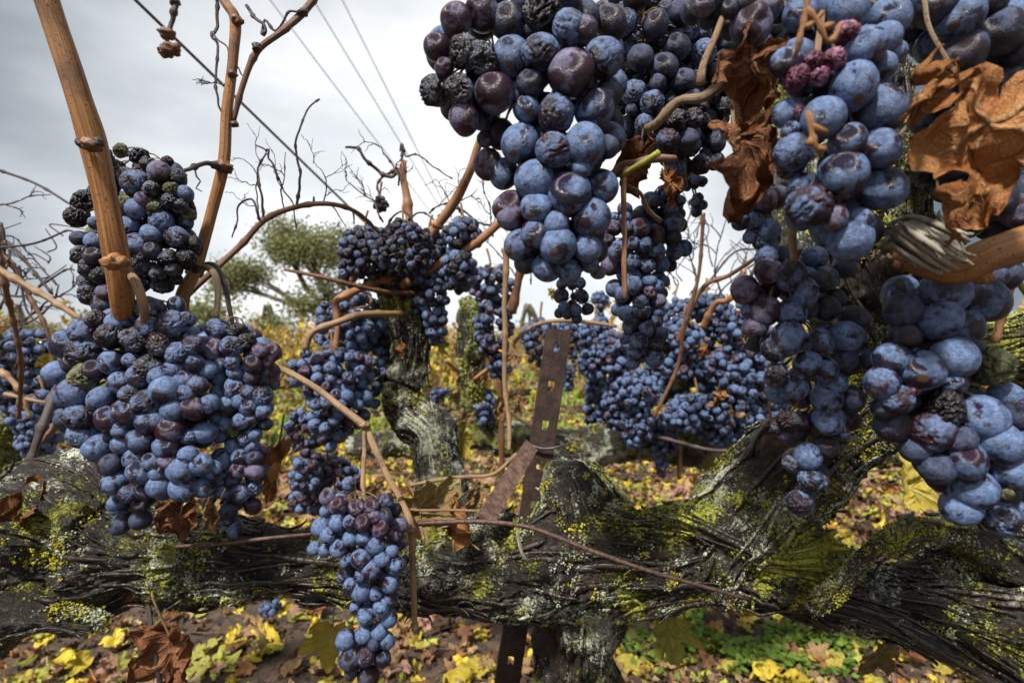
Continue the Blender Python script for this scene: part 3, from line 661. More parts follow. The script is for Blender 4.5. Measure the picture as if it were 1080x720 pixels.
# fallen loops of old tendril on the crown
lp = []
for i in range(11):
    x = 400+RNG.uniform(-6, 60); w = RNG.uniform(8, 22); y = 258+RNG.uniform(-8, 14); h = RNG.uniform(12, 34)
    lp.append(([(x-w, y, .58), (x-w*.7, y-h*.7, .575), (x, y-h, .57), (x+w*.7, y-h*.6, .57), (x+w, y+6, .575)], 1.3))
bits(c8, lp, TWIG)
bits(c7, [([(462, 228, .56), (480, 218, .55), (500, 232, .54), (512, 238, .53)], 1.6), ([(482, 216, .55), (487, 226, .55), (488, 236, .55)], 1.0), ([(512, 237, .53), (530, 240, .53), (545, 243, .53)], 1.3)])
c9 = cane([(430, 330, .58, 3), (404, 331, .55, 3.5), (380, 332, .53, 3.6), (355, 340, .52, 3.4), (330, 350, .51, 3.2), (322, 368, .51, 3)], CANET, seed=9, nodes=.03)
bits(c9, [([(324, 352, .51), (321, 362, .51), (320, 372, .51)], 3)], CANET, 'shoot')
c10 = cane([(440, 310, .58, 2.4), (400, 307, .55, 2.4), (370, 300, .53, 2.2), (335, 291, .52, 2), (300, 284, .52, 1.6)], CANEB, seed=10, nodes=.02)
c11 = cane([(425, 297, .59, 5), (400, 295, .57, 5), (385, 302, .56, 4), (360, 314, .54, 4), (354, 320, .54, 3.6), (356, 345, .54, 3), (353, 372, .54, 2.6)], CANEP, seed=11, nodes=.03)
bits(c11, [([(402, 296, .57), (392, 285, .56), (382, 282, .55), (375, 285, .55), (370, 298, .55)], 3.4), ([(380, 300, .56), (392, 320, .55), (376, 325, .55)], 1.8)], CANEB, 'shoot')
c12 = cane([(532, 262, .5, 4), (534, 275, .5, 3.3), (532, 320, .5, 2.7), (533, 345, .5, 3), (532, 400, .5, 2.6), (537, 445, .49, 2.6), (537, 475, .48, 2.2)], CANET, seed=12, nodes=.06)
cane([(430, 512, .46, 1.6), (460, 506, .45, 2), (490, 503, .44, 2), (520, 500, .43, 1.9), (545, 478, .43, 1.8)], CANET, seed=13)
cane([(415, 534, .3, 1.2), (440, 537, .3, 1.4), (470, 537, .3, 1.4), (503, 538, .3, 1.3)], CANET, seed=14)
# thick broken cane stub at the far right, with split grey wood over its end
c15 = cane([(1240, 205, .215, 20), (1150, 232, .20, 19), (1085, 256, .19, 18), (1040, 270, .188, 17), (1010, 284, .192, 17), (975, 278, .20, 14), (952, 270, .21, 11), (940, 262, .215, 8)], CANE, seed=15, nodes=None, k=34, lump=(.10, .03), wob=(.0010, .03))
knot(c15, 1036, 292, .19, 9, CANE, 31); knot(c15, 942, 258, .212, 12, STEMT, 32); knot(c15, 936, 270, .214, 8, GREYW, 33); knot(c15, 953, 279, .207, 9, CANEP, 34)
limb([(1002, 268, .180, 12), (988, 262, .178, 18), (968, 250, .182, 17), (952, 246, .19, 12), (940, 252, .2, 6), (930, 262, .205, 3)], GREYW, c15, 'split_wood', step=.0015, k=60, seed=35, knob=.15, ridge=.0012, strips=14, lichen=0, flake=.7)
# canes around the upper bunches
cane([(640, 190, .235, 3), (655, 176, .235, 3.6), (672, 172, .23, 4), (690, 168, .235, 4.5), (712, 168, .24, 3.5)], CANET, seed=16, nodes=.03)
cane([(655, 187, .225, 2.8), (668, 178, .22, 3.2), (682, 170, .216, 3.4), (695, 161, .212, 3.5)], STEMG, seed=17, nodes=None, name='green_shoot')
cane([(662, 178, .226, 4), (658, 190, .224, 3.2), (658, 220, .224, 2.8), (659, 250, .223, 2.6), (658, 286, .222, 2.8), (659, 315, .222, 2.6)], CANEP, seed=18, nodes=None)
cane([(661, 195, .23, 1.8), (676, 203, .235, 2), (685, 222, .24, 2.4), (697, 233, .245, 2.6)], STEMT, seed=19, nodes=None)
cane([(683, 136, .22, 5), (693, 130, .215, 4.4), (715, 107, .21, 4.4), (740, 103, .205, 5), (758, 90, .205, 6), (772, 80, .2, 5)], STEMT, seed=20, nodes=.03)
cane([(768, -12, .19, 3), (765, 10, .19, 3), (755, 40, .19, 3.4), (743, 68, .19, 3.6), (740, 88, .19, 5)], CANET, seed=21, nodes=None)
cane([(640, 0, .26, 1.2), (640, 20, .26, 1.3), (644, 46, .26, 1.2)], CANET, seed=22)
# old wood up the right hand side: rising canes in the gap
cane([(690, 440, .75, 1.8), (715, 385, .74, 2.1), (722, 345, .72, 2), (737, 290, .7, 1.8), (742, 225, .68, 2)], CANEB, seed=23)
cane([(715, 360, .74, 2.8), (740, 305, .72, 2.4), (770, 290, .7, 2.2), (800, 270, .66, 2)], CANEB, seed=24)
cane([(741, 345, .7, 3.4), (755, 320, .68, 3), (770, 315, .66, 2.6), (786, 285, .64, 2)], CANEP, seed=25)
c26 = cane([(720, 355, .9, 1.2), (727, 330, .9, 1.3), (770, 270, .9, 1.2), (800, 262, .9, 1)], TWIG, seed=26)
for i in range(16):
    x = RNG.uniform(700, 795); y = RNG.uniform(230, 330)
    bits(c26, [([(x, y, .9), (x+RNG.uniform(-12, 12), y-RNG.uniform(8, 26), .9), (x+RNG.uniform(-25, 25), y-RNG.uniform(20, 50), .9)], .7)], TWIG, seed=200+i)
cane([(1062, 275, .24, 2), (1075, 300, .26, 3), (1090, 320, .27, 3)], STEMG, seed=27); cane([(1068, 300, .3, 3), (1058, 330, .3, 3.6), (1050, 360, .3, 4)], CANEP, seed=28)
cane([(860, 400, .30, 1.6), (820, 402, .3, 1.6), (811, 425, .3, 1.4), (818, 455, .3, 1.4), (830, 468, .3, 1.2)], CANEP, seed=29)
# wires and thin metal
def wire(name, label, path, mat, wob=(.001, .1), k=8, cat='wire', step=.01, group=None):
    mb = MB(); pts, rad = px_path(path); tube(mb, pts, rad, step, k, wob, None, 3); o = mb.build(name, LINE if name == 'power_line' else mat, origin=pts[0]); return tag(o, label, cat, group)
wire('trellis_wire', 'rust brown wire lying along the front of the vine arm right of the hanging cane', [(436, 553, .30, 2.4), (470, 551, .297, 2.4), (510, 550, .295, 2.5), (560, 556, .292, 2.4), (620, 578, .288, 2.4), (680, 600, .286, 2.3), (740, 618, .288, 2), (790, 632, .295, 1.6)], HOSE)
wire('trellis_wire', 'dark wire stretched along the vine arm under the large left bunch', [(185, 577, .285, 1.6), (230, 574, .285, 1.9), (275, 568, .287, 2.0), (315, 564, .292, 2.0), (345, 561, .30, 1.8)], HOSE)
wire('overhead_wire', 'taut dark trellis wire crossing the sky from upper left', [(60, -80, .50, 2), (470, 317, 4.2, .9)], CABLE, None)
for i, (a, b, lab) in enumerate((((262, -30), (470, 245), 'left of the three faint power lines high in the sky'), ((312, -30), (480, 245), 'middle one of the three faint power lines high in the sky'), ((346, -30), (492, 262), 'right of the three faint power lines high in the sky'))):
    wire('power_line', lab, [(*a, 22, .55), (*b, 90, .45)], CABLE, None, cat='power line', group='power lines in the sky', step=2)
wire('drip_line', 'thin black drip hose running level behind the vine right of the stake', [(300, 497, 1.25, .9), (560, 499, 1.25, .9), (700, 499, 1.25, .9), (830, 498, 1.25, .9), (1150, 497, 1.25, .9)], TWIG, (.006, .3), cat='hose')
wire('trellis_wire', 'thin dark wire standing in the leaves at lower left', [(153, 600, .32, 1.8), (156, 640, .31, 2.2), (162, 690, .30, 2.4), (172, 740, .30, 2.4)], TWIG)

# ---------------------------------------------------------------- rusty stake: channel with slots, and the flat bar wired to it
def bar(mb, a, b, w, th, wdir=(1, 0, 0), slots=None, slot=(.0030, .010)):
    """flat bar from a to b, width w along wdir, with rectangular slots (distances from a) cut right through"""
    a, b = np.array(a), np.array(b); L = np.linalg.norm(b-a); u = (b-a)/L; wd = np.array(wdir, float); wd -= u*np.dot(wd, u); wd /= np.linalg.norm(wd); n = np.cross(u, wd)
    def box(s0, s1, w0, w1):
        nx = max(1, int((s1-s0)/.006)); vs = []
        for i in range(nx+1):
            s = s0+(s1-s0)*i/nx
            for (x, y) in ((w0, -th/2), (w1, -th/2), (w1, th/2), (w0, th/2)): vs.append(a+u*s+wd*x+n*y)
        vs = np.array(vs); vs = vs+.00035*np.column_stack([pn(vs*180, 60+j) for j in range(3)])
        fs = [(i*4+j, i*4+(j+1) % 4, i*4+4+(j+1) % 4, i*4+4+j) for i in range(nx) for j in range(4)]+[(3, 2, 1, 0), (nx*4, nx*4+1, nx*4+2, nx*4+3)]
        mb.add(vs, fs, None, vs)
    if not slots: box(0, L, -w/2, w/2); return
    box(0, L, -w/2, -slot[0]); box(0, L, slot[0], w/2); e = 0
    for s in slots: box(e, s-slot[1]/2, -slot[0]-.0004, slot[0]+.0004); e = s+slot[1]/2
    box(e, L, -slot[0]-.0004, slot[0]+.0004)
SD = .44
top, mid_, bot = P(590, 347, SD), P(573, 480, SD), P(503, 940, SD)
stk = empty('metal_stake', bot, 'rusty slotted metal stake leaning beside the lichen covered vine head', 'stake')
mb = MB(); Lf = np.linalg.norm(bot-top); bar(mb, top, bot, 25*SD/FPX, .0028, slots=[.0155+.034*i for i in range(13)], slot=(.0026, .0085)); mb.build('slotted_face', RUST, stk, smooth=False)
for sx in (-1, 1):
    mb = MB(); off = np.array((sx*11.6*SD/FPX, .006, 0)); bar(mb, top+off, bot+off, .010, .0025, wdir=(0, 1, 0)); mb.build('flange', RUST, stk, smooth=False)
mb = MB(); tube(mb, [P(561, 470, SD-.005), P(574, 473, SD-.006), P(590, 471, SD-.004), P(590, 468, SD+.018), P(560, 468, SD+.018), P(561, 470, SD-.005)], [.0012]*6, .003, 6); mb.build('wire_tie', WIRE, stk)
fb = empty('flat_bar', P(520, 540, .40), 'short rusty flat metal bar slanting down left from the stake', 'metal bar')
mb = MB(); bar(mb, P(560, 470, .41), P(511, 548, .325), 18*.36/FPX, .003, wdir=(.75, .05, -.6)); mb.build('plate', BARM, fb, smooth=False)
mb = MB(); tube(mb, [P(512, 535, .385), P(507, 550, .375), P(500, 566, .37), P(484, 583, .372), P(468, 586, .375)], [.0011]*5, .003, 6); mb.build('wire_tie', HOSE, fb)
mb = MB(); tube(mb, [P(545, 560, .29), P(548, 575, .285), P(553, 588, .285), P(560, 592, .288)], [.0008, .001, .001, .0012], .003, 6); tag(mb.build('bent_nail', GREYW, origin=P(545, 560, .29)), 'small pale bent nail hanging in front of the vine arm', 'nail')

# ---------------------------------------------------------------- grapes
def grape_shape(kind, seed):
    near = kind in 'wrkg'
    v, f = ico(5 if near else 4); n = pn(v*1.1, seed)
    if kind in 'bd': r = 1+.03*n+.012*pn(v*2.6, seed+2)
    elif kind == 'p': r = 1+.06*n-.22*np.exp(-((v-np.array((.55, .5, -.6)))**2).sum(1)/.12)
    elif kind == 'w':
        rd = np.abs(pn(v*1.9+fbm(v*2.2, 2, seed+4)[:, None]*.35, seed+7)); r = 1+.05*n-.18*np.exp(-(rd/.10)**2)*np.clip(.6+fbm(v*1.2, 2, seed+3), 0, 1)-.04*np.abs(fbm(v*5, 2, seed))
    else:
        w = v+.8*np.column_stack([fbm(v*.9, 2, seed+j*3) for j in range(3)])
        w = w*np.array((1.5, 1.5, .7)) if seed % 2 else w*np.array((.8, 1.7, 1.2))
        rd = np.abs(pn(w*1.25, seed+7)); rd2 = np.abs(pn(w*2.9, seed+9)); am = np.clip(.55+fbm(v*.9, 2, seed+21)*1.2, 0, 1.1)
        r = .96+.20*n-.40*am*np.exp(-(rd/.11)**2)-.13*np.exp(-(rd2/.09)**2)-.05*np.abs(fbm(w*5, 2, seed+5))
    v = v*r[:, None]*np.array((1, 1, 1.05 if kind in 'bdp' else 1))
    return v, f
SH = {}
def proto_mesh(kind, i):
    key = (kind, i)
    if key not in SH:
        v, f = grape_shape(kind, i*13+ord(kind)); me = bpy.data.meshes.new('grape'); me.from_pydata(v.tolist(), [], f)
        me.polygons.foreach_set('use_smooth', [True]*len(f)); me.materials.append(MG[kind]); me.update(); SH[key] = me
    return SH[key]
KL = {'r': 'dark shrivelled grape', 'k': 'dried pink grape', 'g': 'greenish mouldy grape', 'w': 'wrinkled blue grape', 'p': 'reddish purple grape'}
def ell_depth(px, py, blobs, d, thick):
    best = -1
    for (cx, cy, rx, ry) in blobs:
        q = 1-((px-cx)/rx)**2-((py-cy)/ry)**2
        if q > 0: best = max(best, math.sqrt(q)*min(rx, ry)*thick*d/FPX)
    return best
def bunch(label, d, blobs, front=(), rfill=10, nfill=60, mixf='bbbbw', thick=.85, peduncle=None, seed=0, name='grape_bunch', group=None, ptop=None, stemr=1.6, lab=True, smat=None, maxn=100, gap=.82):
    rg = np.random.default_rng(seed+900); top = min(blobs, key=lambda b: b[1]-b[3]); t0 = P(top[0], top[1]-top[3], d)
    root = empty(name, t0, label, 'grapes', group)
    G_ = []     # (center, radius, kind, placed by hand)
    for (x, y, r, kd) in front:
        e = ell_depth(x, y, blobs, d, thick); e = max(e, -.3*r*d/FPX) if e < 0 else e
        dd = d-e*.9+rg.normal()*.04*r*d/FPX; G_.append((P(x, y, dd), r*dd/FPX, kd, 1, x, y, r))
    nf = len(G_)
    ar = np.array([b[2]*b[3] for b in blobs], float); ar /= ar.sum(); tries = 0
    cen = [g_[0] for g_ in G_]; rr = [g_[1] for g_ in G_]
    while len(G_)-nf < nfill and tries < nfill*70:
        tries += 1; b = blobs[rg.choice(len(blobs), p=ar)]
        w = rg.normal(size=3); w /= np.linalg.norm(w); w *= rg.uniform(.62, 1.0)
        r = rfill*rg.uniform(.72, 1.12); x = b[0]+w[0]*max(1, b[2]-r*.8); y = b[1]+w[2]*max(1, b[3]-r*.8); zz = w[1]*min(b[2], b[3])*thick*d/FPX
        dd = d+zz
        if nf:
            e = ell_depth(x, y, blobs, d, thick); dd = max(dd, d-max(e, 0)+2.0*r*d/FPX)
        c = P(x, y, d); c = c+np.array((0, dd-d, 0)) if not nf else P(x, y, dd)
        rw = r*d/FPX
        if cen:
            A = np.array(cen); D = np.linalg.norm(A-c, axis=1)
            if (D < gap*(rw+np.array(rr))*.97).any(): continue
        k = mixf[rg.integers(len(mixf))]; cen.append(c); rr.append(rw); G_.append((c, rw, k, 0, x, y, r))
    # axis of the bunch
    bs = sorted(blobs, key=lambda b: b[1]); ax = [P(bs[0][0], bs[0][1]-bs[0][3]*.9, d)]+[P(b[0], b[1], d) for b in bs]+[P(bs[-1][0], bs[-1][1]+bs[-1][3]*.6, d)]
    ax, _ = spline(ax, [1]*len(ax), rfill*d/FPX)
    st = MB(); tube(st, ax, [stemr*d/FPX*rfill/10]*len(ax), rfill*d/FPX, 6)
    order = sorted(range(len(G_)), key=lambda i: (-G_[i][3], G_[i][0][1])); stuff = MB(); v3, f3 = ico(3)
    for rank, i in enumerate(order):
        c, r, kd, hand, x, y, _r = G_[i]
        up = ax-np.array((0, 0, 0)); dist = np.linalg.norm(ax-(c+np.array((0, 0, r*1.6))), axis=1); a = ax[dist.argmin()]
        dirv = Vector(a+np.array((0, 0, r*.8))-c+rg.normal(size=3)*r*.5)
        if dirv.length < 1e-6: dirv = Vector((0, 0, 1))
        qn = dirv.to_track_quat('Z', 'Y') @ Quaternion((0, 0, 1), rg.uniform(0, 6.28))
        if rank < maxn:
            var = rg.integers({'b': 3, 'd': 2, 'p': 3, 'w': 4, 'r': 5, 'k': 3, 'g': 2}[kd])
            o = bpy.data.objects.new('grape', proto_mesh(kd, int(var))); COL.objects.link(o); o.parent = root
            o.location = Vector(c)-root.location; o.rotation_mode = 'QUATERNION'; o.rotation_quaternion = qn; s = r*1.02
            o.scale = (s*rg.uniform(.90, 1.07), s*rg.uniform(.90, 1.07), s*rg.uniform(.95, 1.05))
            if hand and lab and kd in KL: o['label'] = KL[kd]
        else: stuff.add(v3*r+c, f3)
        if rank < maxn and r*FPX/d > 4:
            du = np.array(dirv.normalized()); p0 = c+du*r*.93; m_ = (p0+a)/2+np.array((0, 0, r*.35))
            tube(st, [p0, m_, a], [r*.11, r*.07, r*.09], r*.6, 5)
    if stuff.n: q = stuff.build('grapes', MG['b'], root); q['kind'] = 'stuff'
    st.build('stalk', smat or STEMT, root)
    if peduncle:
        mb = MB(); pts, rad = px_path(peduncle); tube(mb, pts, rad, .003, 9, (.0006, .02), None, seed, lump=(.1, .02)); mb.build('peduncle', smat or CANET, root)
    return root
def cv(ox, oy, s, lst): return [(ox+x/s, oy+y/s, r/s, k) for (x, y, r, k) in lst]
# upper right bunch G, the nearest fruit
fG = cv(720, 0, 3, [(525, 30, 62, 'b'), (655, 55, 62, 'b'), (640, 120, 45, 'b'), (575, 150, 60, 'b'), (668, 168, 36, 'b'), (635, 205, 38, 'b'), (540, 275, 70, 'b'), (620, 345, 76, 'b'), (445, 375, 62, 'b'), (520, 447, 55, 'b'), (625, 470, 62, 'b'), (350, 482, 58, 'w'), (330, 360, 46, 'b'), (505, 555, 72, 'b'), (635, 597, 68, 'b'), (400, 650, 72, 'w'), (330, 200, 48, 'b'), (342, 415, 30, 'b'), (520, 105, 40, 'k'), (415, 190, 33, 'k'), (482, 187, 36, 'k'), (360, 250, 40, 'k'), (430, 243, 32, 'k'), (357, 357, 28, 'k'), (530, 755, 68, 'b'), (385, 600, 50, 'b'), (560, 700, 42, 'b'), (480, 690, 40, 'p')])
bunch('large near bunch of oval blue grapes with pink dried ones, beside the torn leaf', .185, [(880, 60, 75, 90), (885, 150, 70, 70), (885, 215, 60, 55)], fG, 20, 26, 'bbd', .7, [(870, -60, .19, 4), (866, 10, .185, 3.6), (862, 60, .175, 3.2)], seed=1, stemr=1.2)
mb = MB()
for path in ([(852, -8, .148), (848, 20, .148), (842, 45, .148), (838, 62, .15)], [(850, 8, .148), (866, 30, .147), (874, 45, .148), (888, 25, .15)], [(846, 30, .148), (858, 24, .148), (868, 12, .148)], [(866, 30, .147), (878, 26, .148)], [(852, 118, .142), (856, 140, .141), (860, 155, .141), (865, 166, .142)], [(856, 132, .141), (866, 138, .141), (872, 140, .141)], [(858, 145, .141), (852, 152, .141)], [(860, 155, .141), (868, 158, .141)]):
    pts = [P(*q) for q in path]; tube(mb, pts, [.0007]*len(pts), .002, 6, (.0006, .006), .006, 5, nodeamp=.8)
tag(mb.build('bare_stalk', CANE, origin=P(850, 60, .148)), 'orange bare grape stalk without fruit in front of the large near bunch', 'stalk')
# H top right corner
fH = cv(720, 0, 3, [(870, 60, 70, 'b'), (880, 170, 68, 'd'), (1005, 100, 68, 'd'), (970, 5, 50, 'd'), (800, 15, 72, 'd'), (740, -5, 50, 'b'), (1050, 55, 55, 'b'), (1065, 160, 45, 'd'), (1110, 110, 60, 'd')])
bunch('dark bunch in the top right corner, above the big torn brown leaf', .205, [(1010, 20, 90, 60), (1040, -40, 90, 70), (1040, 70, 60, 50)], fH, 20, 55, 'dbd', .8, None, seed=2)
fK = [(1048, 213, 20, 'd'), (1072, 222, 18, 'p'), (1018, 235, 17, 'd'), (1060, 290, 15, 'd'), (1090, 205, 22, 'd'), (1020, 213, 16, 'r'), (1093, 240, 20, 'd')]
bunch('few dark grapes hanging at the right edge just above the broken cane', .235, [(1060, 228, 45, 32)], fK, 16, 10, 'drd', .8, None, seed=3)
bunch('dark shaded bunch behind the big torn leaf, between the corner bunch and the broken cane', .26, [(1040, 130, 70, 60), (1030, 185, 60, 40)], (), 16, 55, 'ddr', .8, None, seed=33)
# J lower right
fJ = cv(720, 200, 3, [(830, 325, 66, 'b'), (945, 345, 72, 'b'), (990, 275, 33, 'd'), (695, 380, 52, 'd'), (805, 405, 68, 'b'), (890, 430, 58, 'b'), (705, 462, 42, 'd'), (660, 535, 52, 'b'), (755, 570, 60, 'b'), (860, 530, 60, 'b'), (985, 560, 60, 'g'), (630, 610, 52, 'b'), (860, 612, 35, 'b')]) + \
     cv(720, 400, 3, [(680, 65, 50, 'w'), (830, 85, 62, 'r'), (950, 120, 66, 'b'), (1062, 112, 55, 'd'), (665, 142, 55, 'd'), (790, 160, 66, 'w'), (880, 190, 42, 'd'), (1000, 198, 64, 'b'), (740, 215, 48, 'd'), (900, 255, 58, 'b'), (805, 280, 50, 'd'), (1035, 283, 64, 'b'), (920, 345, 62, 'b'), (880, 402, 55, 'b'), (1005, 435, 56, 'w'), (1020, 48, 42, 'b'), (1075, 195, 36, 'b'), (725, 35, 22, 'k'), (640, 90, 40, 'd'), (1100, 330, 55, 'b')])
bunch('large bunch of dusty blue grapes hanging at the lower right edge, below the broken cane', .215, [(985, 320, 60, 40), (985, 400, 85, 60), (1030, 470, 72, 62), (1040, 525, 50, 35)], fJ, 18, 45, 'bdd', .7, [(1000, 240, .23, 3), (1005, 290, .22, 2.6), (1010, 350, .215, 2.2)], seed=4)
bunch('tiny green unripe grape below the lower right bunch', .2, [(1062, 521, 6, 6)], [(1062, 521, 6, 'g')], 5, 0, seed=5, name='grape_berry')
# I middle right
fI = cv(720, 200, 3, [(250, 35, 45, 'p'), (185, 100, 30, 'b'), (228, 97, 27, 'b'), (270, 130, 36, 'b'), (213, 150, 22, 'b'), (243, 167, 24, 'b'), (272, 182, 32, 'w'), (265, 215, 36, 'w'), (270, 257, 40, 'p'), (342, 270, 52, 'w'), (435, 290, 38, 'd'), (385, 325, 46, 'b'), (195, 317, 45, 'p'), (255, 383, 52, 'p'), (455, 375, 40, 'd'), (342, 390, 44, 'b'), (230, 433, 40, 'p'), (540, 410, 46, 'd'), (333, 470, 54, 'b'), (430, 485, 46, 'b'), (520, 470, 52, 'b'), (292, 505, 40, 'w'), (515, 545, 42, 'd'), (395, 550, 43, 'b'), (450, 570, 42, 'b'), (300, 580, 34, 'r'), (362, 582, 25, 'w'), (362, 628, 37, 'b'), (475, 612, 42, 'b'), (455, 660, 48, 'b'), (527, 662, 42, 'd'), (215, 380, 30, 'b'), (400, 375, 30, 'd')]) + \
     cv(720, 400, 3, [(460, 125, 48, 'b'), (335, 130, 38, 'r'), (302, 150, 28, 'r'), (395, 243, 40, 'b'), (455, 210, 36, 'd'), (405, 315, 40, 'w'), (372, 390, 40, 'w'), (338, 265, 24, 'r'), (440, 320, 24, 'w'), (325, 175, 24, 'd')])
bunch('long uneven bunch of mixed blue and purple grapes hanging against the mossy upright wood', .235, [(800, 225, 34, 45), (840, 300, 68, 50), (845, 375, 66, 60), (860, 435, 48, 45), (848, 500, 28, 42)], fI, 13, 40, 'bdp', .7, [(838, 190, .215, 2.5), (836, 240, .21, 4.5), (838, 275, .205, 4)], seed=6)
# D top centre
fD = cv(360, 0, 3, [(365, 65, 50, 'p'), (305, 150, 44, 'p'), (395, 165, 58, 'r'), (445, 195, 56, 'r'), (295, 290, 48, 'r'), (375, 285, 50, 'r'), (485, 295, 60, 'p'), (390, 375, 52, 'p'), (445, 42, 54, 'p'), (525, 70, 54, 'd'), (640, 42, 68, 'r'), (720, 88, 52, 'w'), (765, 98, 45, 'p'), (325, 215, 30, 'p'), (540, 185, 62, 'b'), (630, 168, 62, 'w'), (728, 235, 74, 'p'), (828, 185, 62, 'w'), (600, 262, 45, 'd'), (560, 300, 45, 'b'), (585, 345, 44, 'b'), (680, 360, 62, 'w'), (800, 345, 60, 'b'), (565, 455, 60, 'b'), (672, 475, 60, 'w'), (770, 460, 64, 'b'), (505, 425, 45, 'd'), (465, 520, 46, 'p'), (515, 550, 46, 'b'), (612, 572, 64, 'b'), (722, 617, 70, 'b'), (535, 655, 54, 'p'), (612, 655, 46, 'b'), (825, 592, 50, 'b'), (790, 690, 60, 'b'), (762, 528, 36, 'b'), (840, 465, 40, 'd'), (840, 300, 42, 'd'), (680, 708, 46, 'b'), (455, 440, 26, 'p'), (590, 5, 50, 'd'), (480, -30, 50, 'd'), (700, -20, 55, 'd')]) + \
     cv(560, 200, 3, [(85, 175, 57, 'b'), (178, 185, 48, 'b'), (15, 140, 48, 'b'), (-35, 175, 50, 'b'), (-60, 85, 45, 'p'), (20, 60, 50, 'b'), (50, 247, 45, 'b'), (120, 258, 40, 'b'), (-15, 230, 36, 'd'), (212, 262, 24, 'p'), (185, 235, 30, 'b')])
bunch('heavy bunch hanging top centre against the sky, its upper left shrivelled and purple', .225, [(500, 70, 60, 68), (600, 60, 70, 75), (600, 150, 68, 80), (592, 225, 60, 70), (588, 275, 40, 28)], fD, 17, 55, 'bdd', .75, [(640, -60, .24, 4), (612, -20, .235, 3.5), (600, 20, .225, 3)], seed=7)
fD2 = cv(560, 200, 3, [(95, 335, 23, 'p'), (160, 337, 23, 'b'), (104, 372, 20, 'w'), (142, 382, 20, 'w'), (180, 377, 18, 'd'), (145, 408, 18, 'd'), (98, 298, 18, 'b'), (130, 300, 17, 'b'), (90, 390, 17, 'b'), (155, 295, 18, 'b'), (115, 392, 18, 'd')])
bunch('tiny bunch of small grapes hanging just below the big top centre bunch', .30, [(603, 300, 16, 8), (606, 325, 20, 16)], fD2, 5, 8, 'd', .8, None, seed=8)
# E dark shaded bunch behind, top
fE = cv(600, 0, 4.5, [(265, 110, 62, 'w'), (340, 275, 60, 'd'), (450, 320, 66, 'd'), (410, 120, 66, 'd'), (510, 225, 62, 'd'), (310, 440, 62, 'w'), (395, 490, 58, 'w'), (545, 385, 62, 'd'), (500, 575, 55, 'r'), (590, 560, 55, 'r'), (470, 665, 55, 'w'), (360, 590, 48, 'w'), (160, 60, 50, 'w'), (200, 180, 40, 'p'), (250, 390, 34, 'd'), (300, 520, 32, 'd'), (640, 250, 60, 'w'), (560, 660, 55, 'd'), (650, 60, 60, 'd'), (530, 60, 60, 'd'), (320, -10, 60, 'd'), (200, -10, 50, 'd'), (420, 400, 44, 'd'), (580, 470, 50, 'd')])
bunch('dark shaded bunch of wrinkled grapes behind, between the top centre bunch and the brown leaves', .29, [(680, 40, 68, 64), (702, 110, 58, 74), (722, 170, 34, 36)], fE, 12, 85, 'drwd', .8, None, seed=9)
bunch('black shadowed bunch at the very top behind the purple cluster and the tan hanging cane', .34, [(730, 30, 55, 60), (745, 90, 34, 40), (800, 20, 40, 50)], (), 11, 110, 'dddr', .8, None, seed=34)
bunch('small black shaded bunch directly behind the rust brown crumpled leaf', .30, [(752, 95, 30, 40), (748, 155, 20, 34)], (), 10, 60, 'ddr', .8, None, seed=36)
fE2 = cv(600, 0, 4.5, [(640, 20, 58, 'p'), (865, 120, 92, 'p'), (930, 20, 85, 'p'), (760, 40, 50, 'd'), (1000, 60, 50, 'd'), (700, -20, 60, 'd'), (830, 20, 60, 'd')])
bunch('short cluster of plump purple grapes at the top, above the two brown crumpled leaves', .20, [(775, 0, 60, 46)], fE2, 16, 14, 'dpd', .7, None, seed=10)
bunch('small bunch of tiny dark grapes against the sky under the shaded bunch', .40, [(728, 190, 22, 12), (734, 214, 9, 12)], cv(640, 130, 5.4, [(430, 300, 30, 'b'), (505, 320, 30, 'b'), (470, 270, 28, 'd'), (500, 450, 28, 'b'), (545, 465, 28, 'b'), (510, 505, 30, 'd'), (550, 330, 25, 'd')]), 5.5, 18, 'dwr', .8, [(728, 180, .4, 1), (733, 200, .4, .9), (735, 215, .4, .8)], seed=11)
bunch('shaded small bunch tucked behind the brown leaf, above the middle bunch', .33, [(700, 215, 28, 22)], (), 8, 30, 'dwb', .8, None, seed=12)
# F
fF = cv(560, 200, 3, [(450, 105, 33, 'b'), (343, 122, 34, 'p'), (395, 140, 29, 'p'), (360, 172, 25, 'b'), (395, 195, 30, 'b'), (322, 170, 25, 'b'), (277, 195, 33, 'b'), (255, 240, 33, 'p'), (320, 227, 28, 'b'), (365, 238, 28, 'b'), (412, 235, 28, 'b'), (450, 155, 27, 'd'), (455, 195, 28, 'b'), (485, 185, 26, 'b'), (440, 237, 22, 'd'), (320, 273, 27, 'b'), (265, 312, 28, 'b'), (325, 302, 32, 'b'), (375, 288, 24, 'b'), (398, 305, 23, 'b'), (373, 328, 24, 'p'), (402, 350, 25, 'p'), (347, 355, 28, 'w'), (350, 385, 27, 'b'), (300, 390, 26, 'b'), (274, 380, 20, 'b'), (368, 437, 30, 'b'), (318, 427, 30, 'b'), (395, 415, 24, 'b'), (340, 482, 30, 'b'), (410, 455, 25, 'd'), (390, 530, 32, 'b'), (330, 512, 25, 'b'), (402, 387, 22, 'b'), (325, 545, 22, 'b'), (288, 332, 26, 'b'), (308, 120, 22, 'b'), (262, 122, 26, 'p'), (300, 88, 18, 'b'), (392, 488, 30, 'r'), (300, 470, 20, 'b'), (245, 160, 22, 'd'), (420, 290, 18, 'b'), (365, 510, 20, 'r'), (425, 500, 20, 'r')])
bunch('middle bunch of small round blue grapes hanging on a thin tan cane right of centre', .33, [(668, 250, 42, 44), (708, 247, 20, 24), (675, 310, 30, 40), (682, 358, 24, 32)], fF, 8.5, 50, 'bbd', .8, [(690, 205, .33, 2), (680, 225, .33, 2)], seed=13)
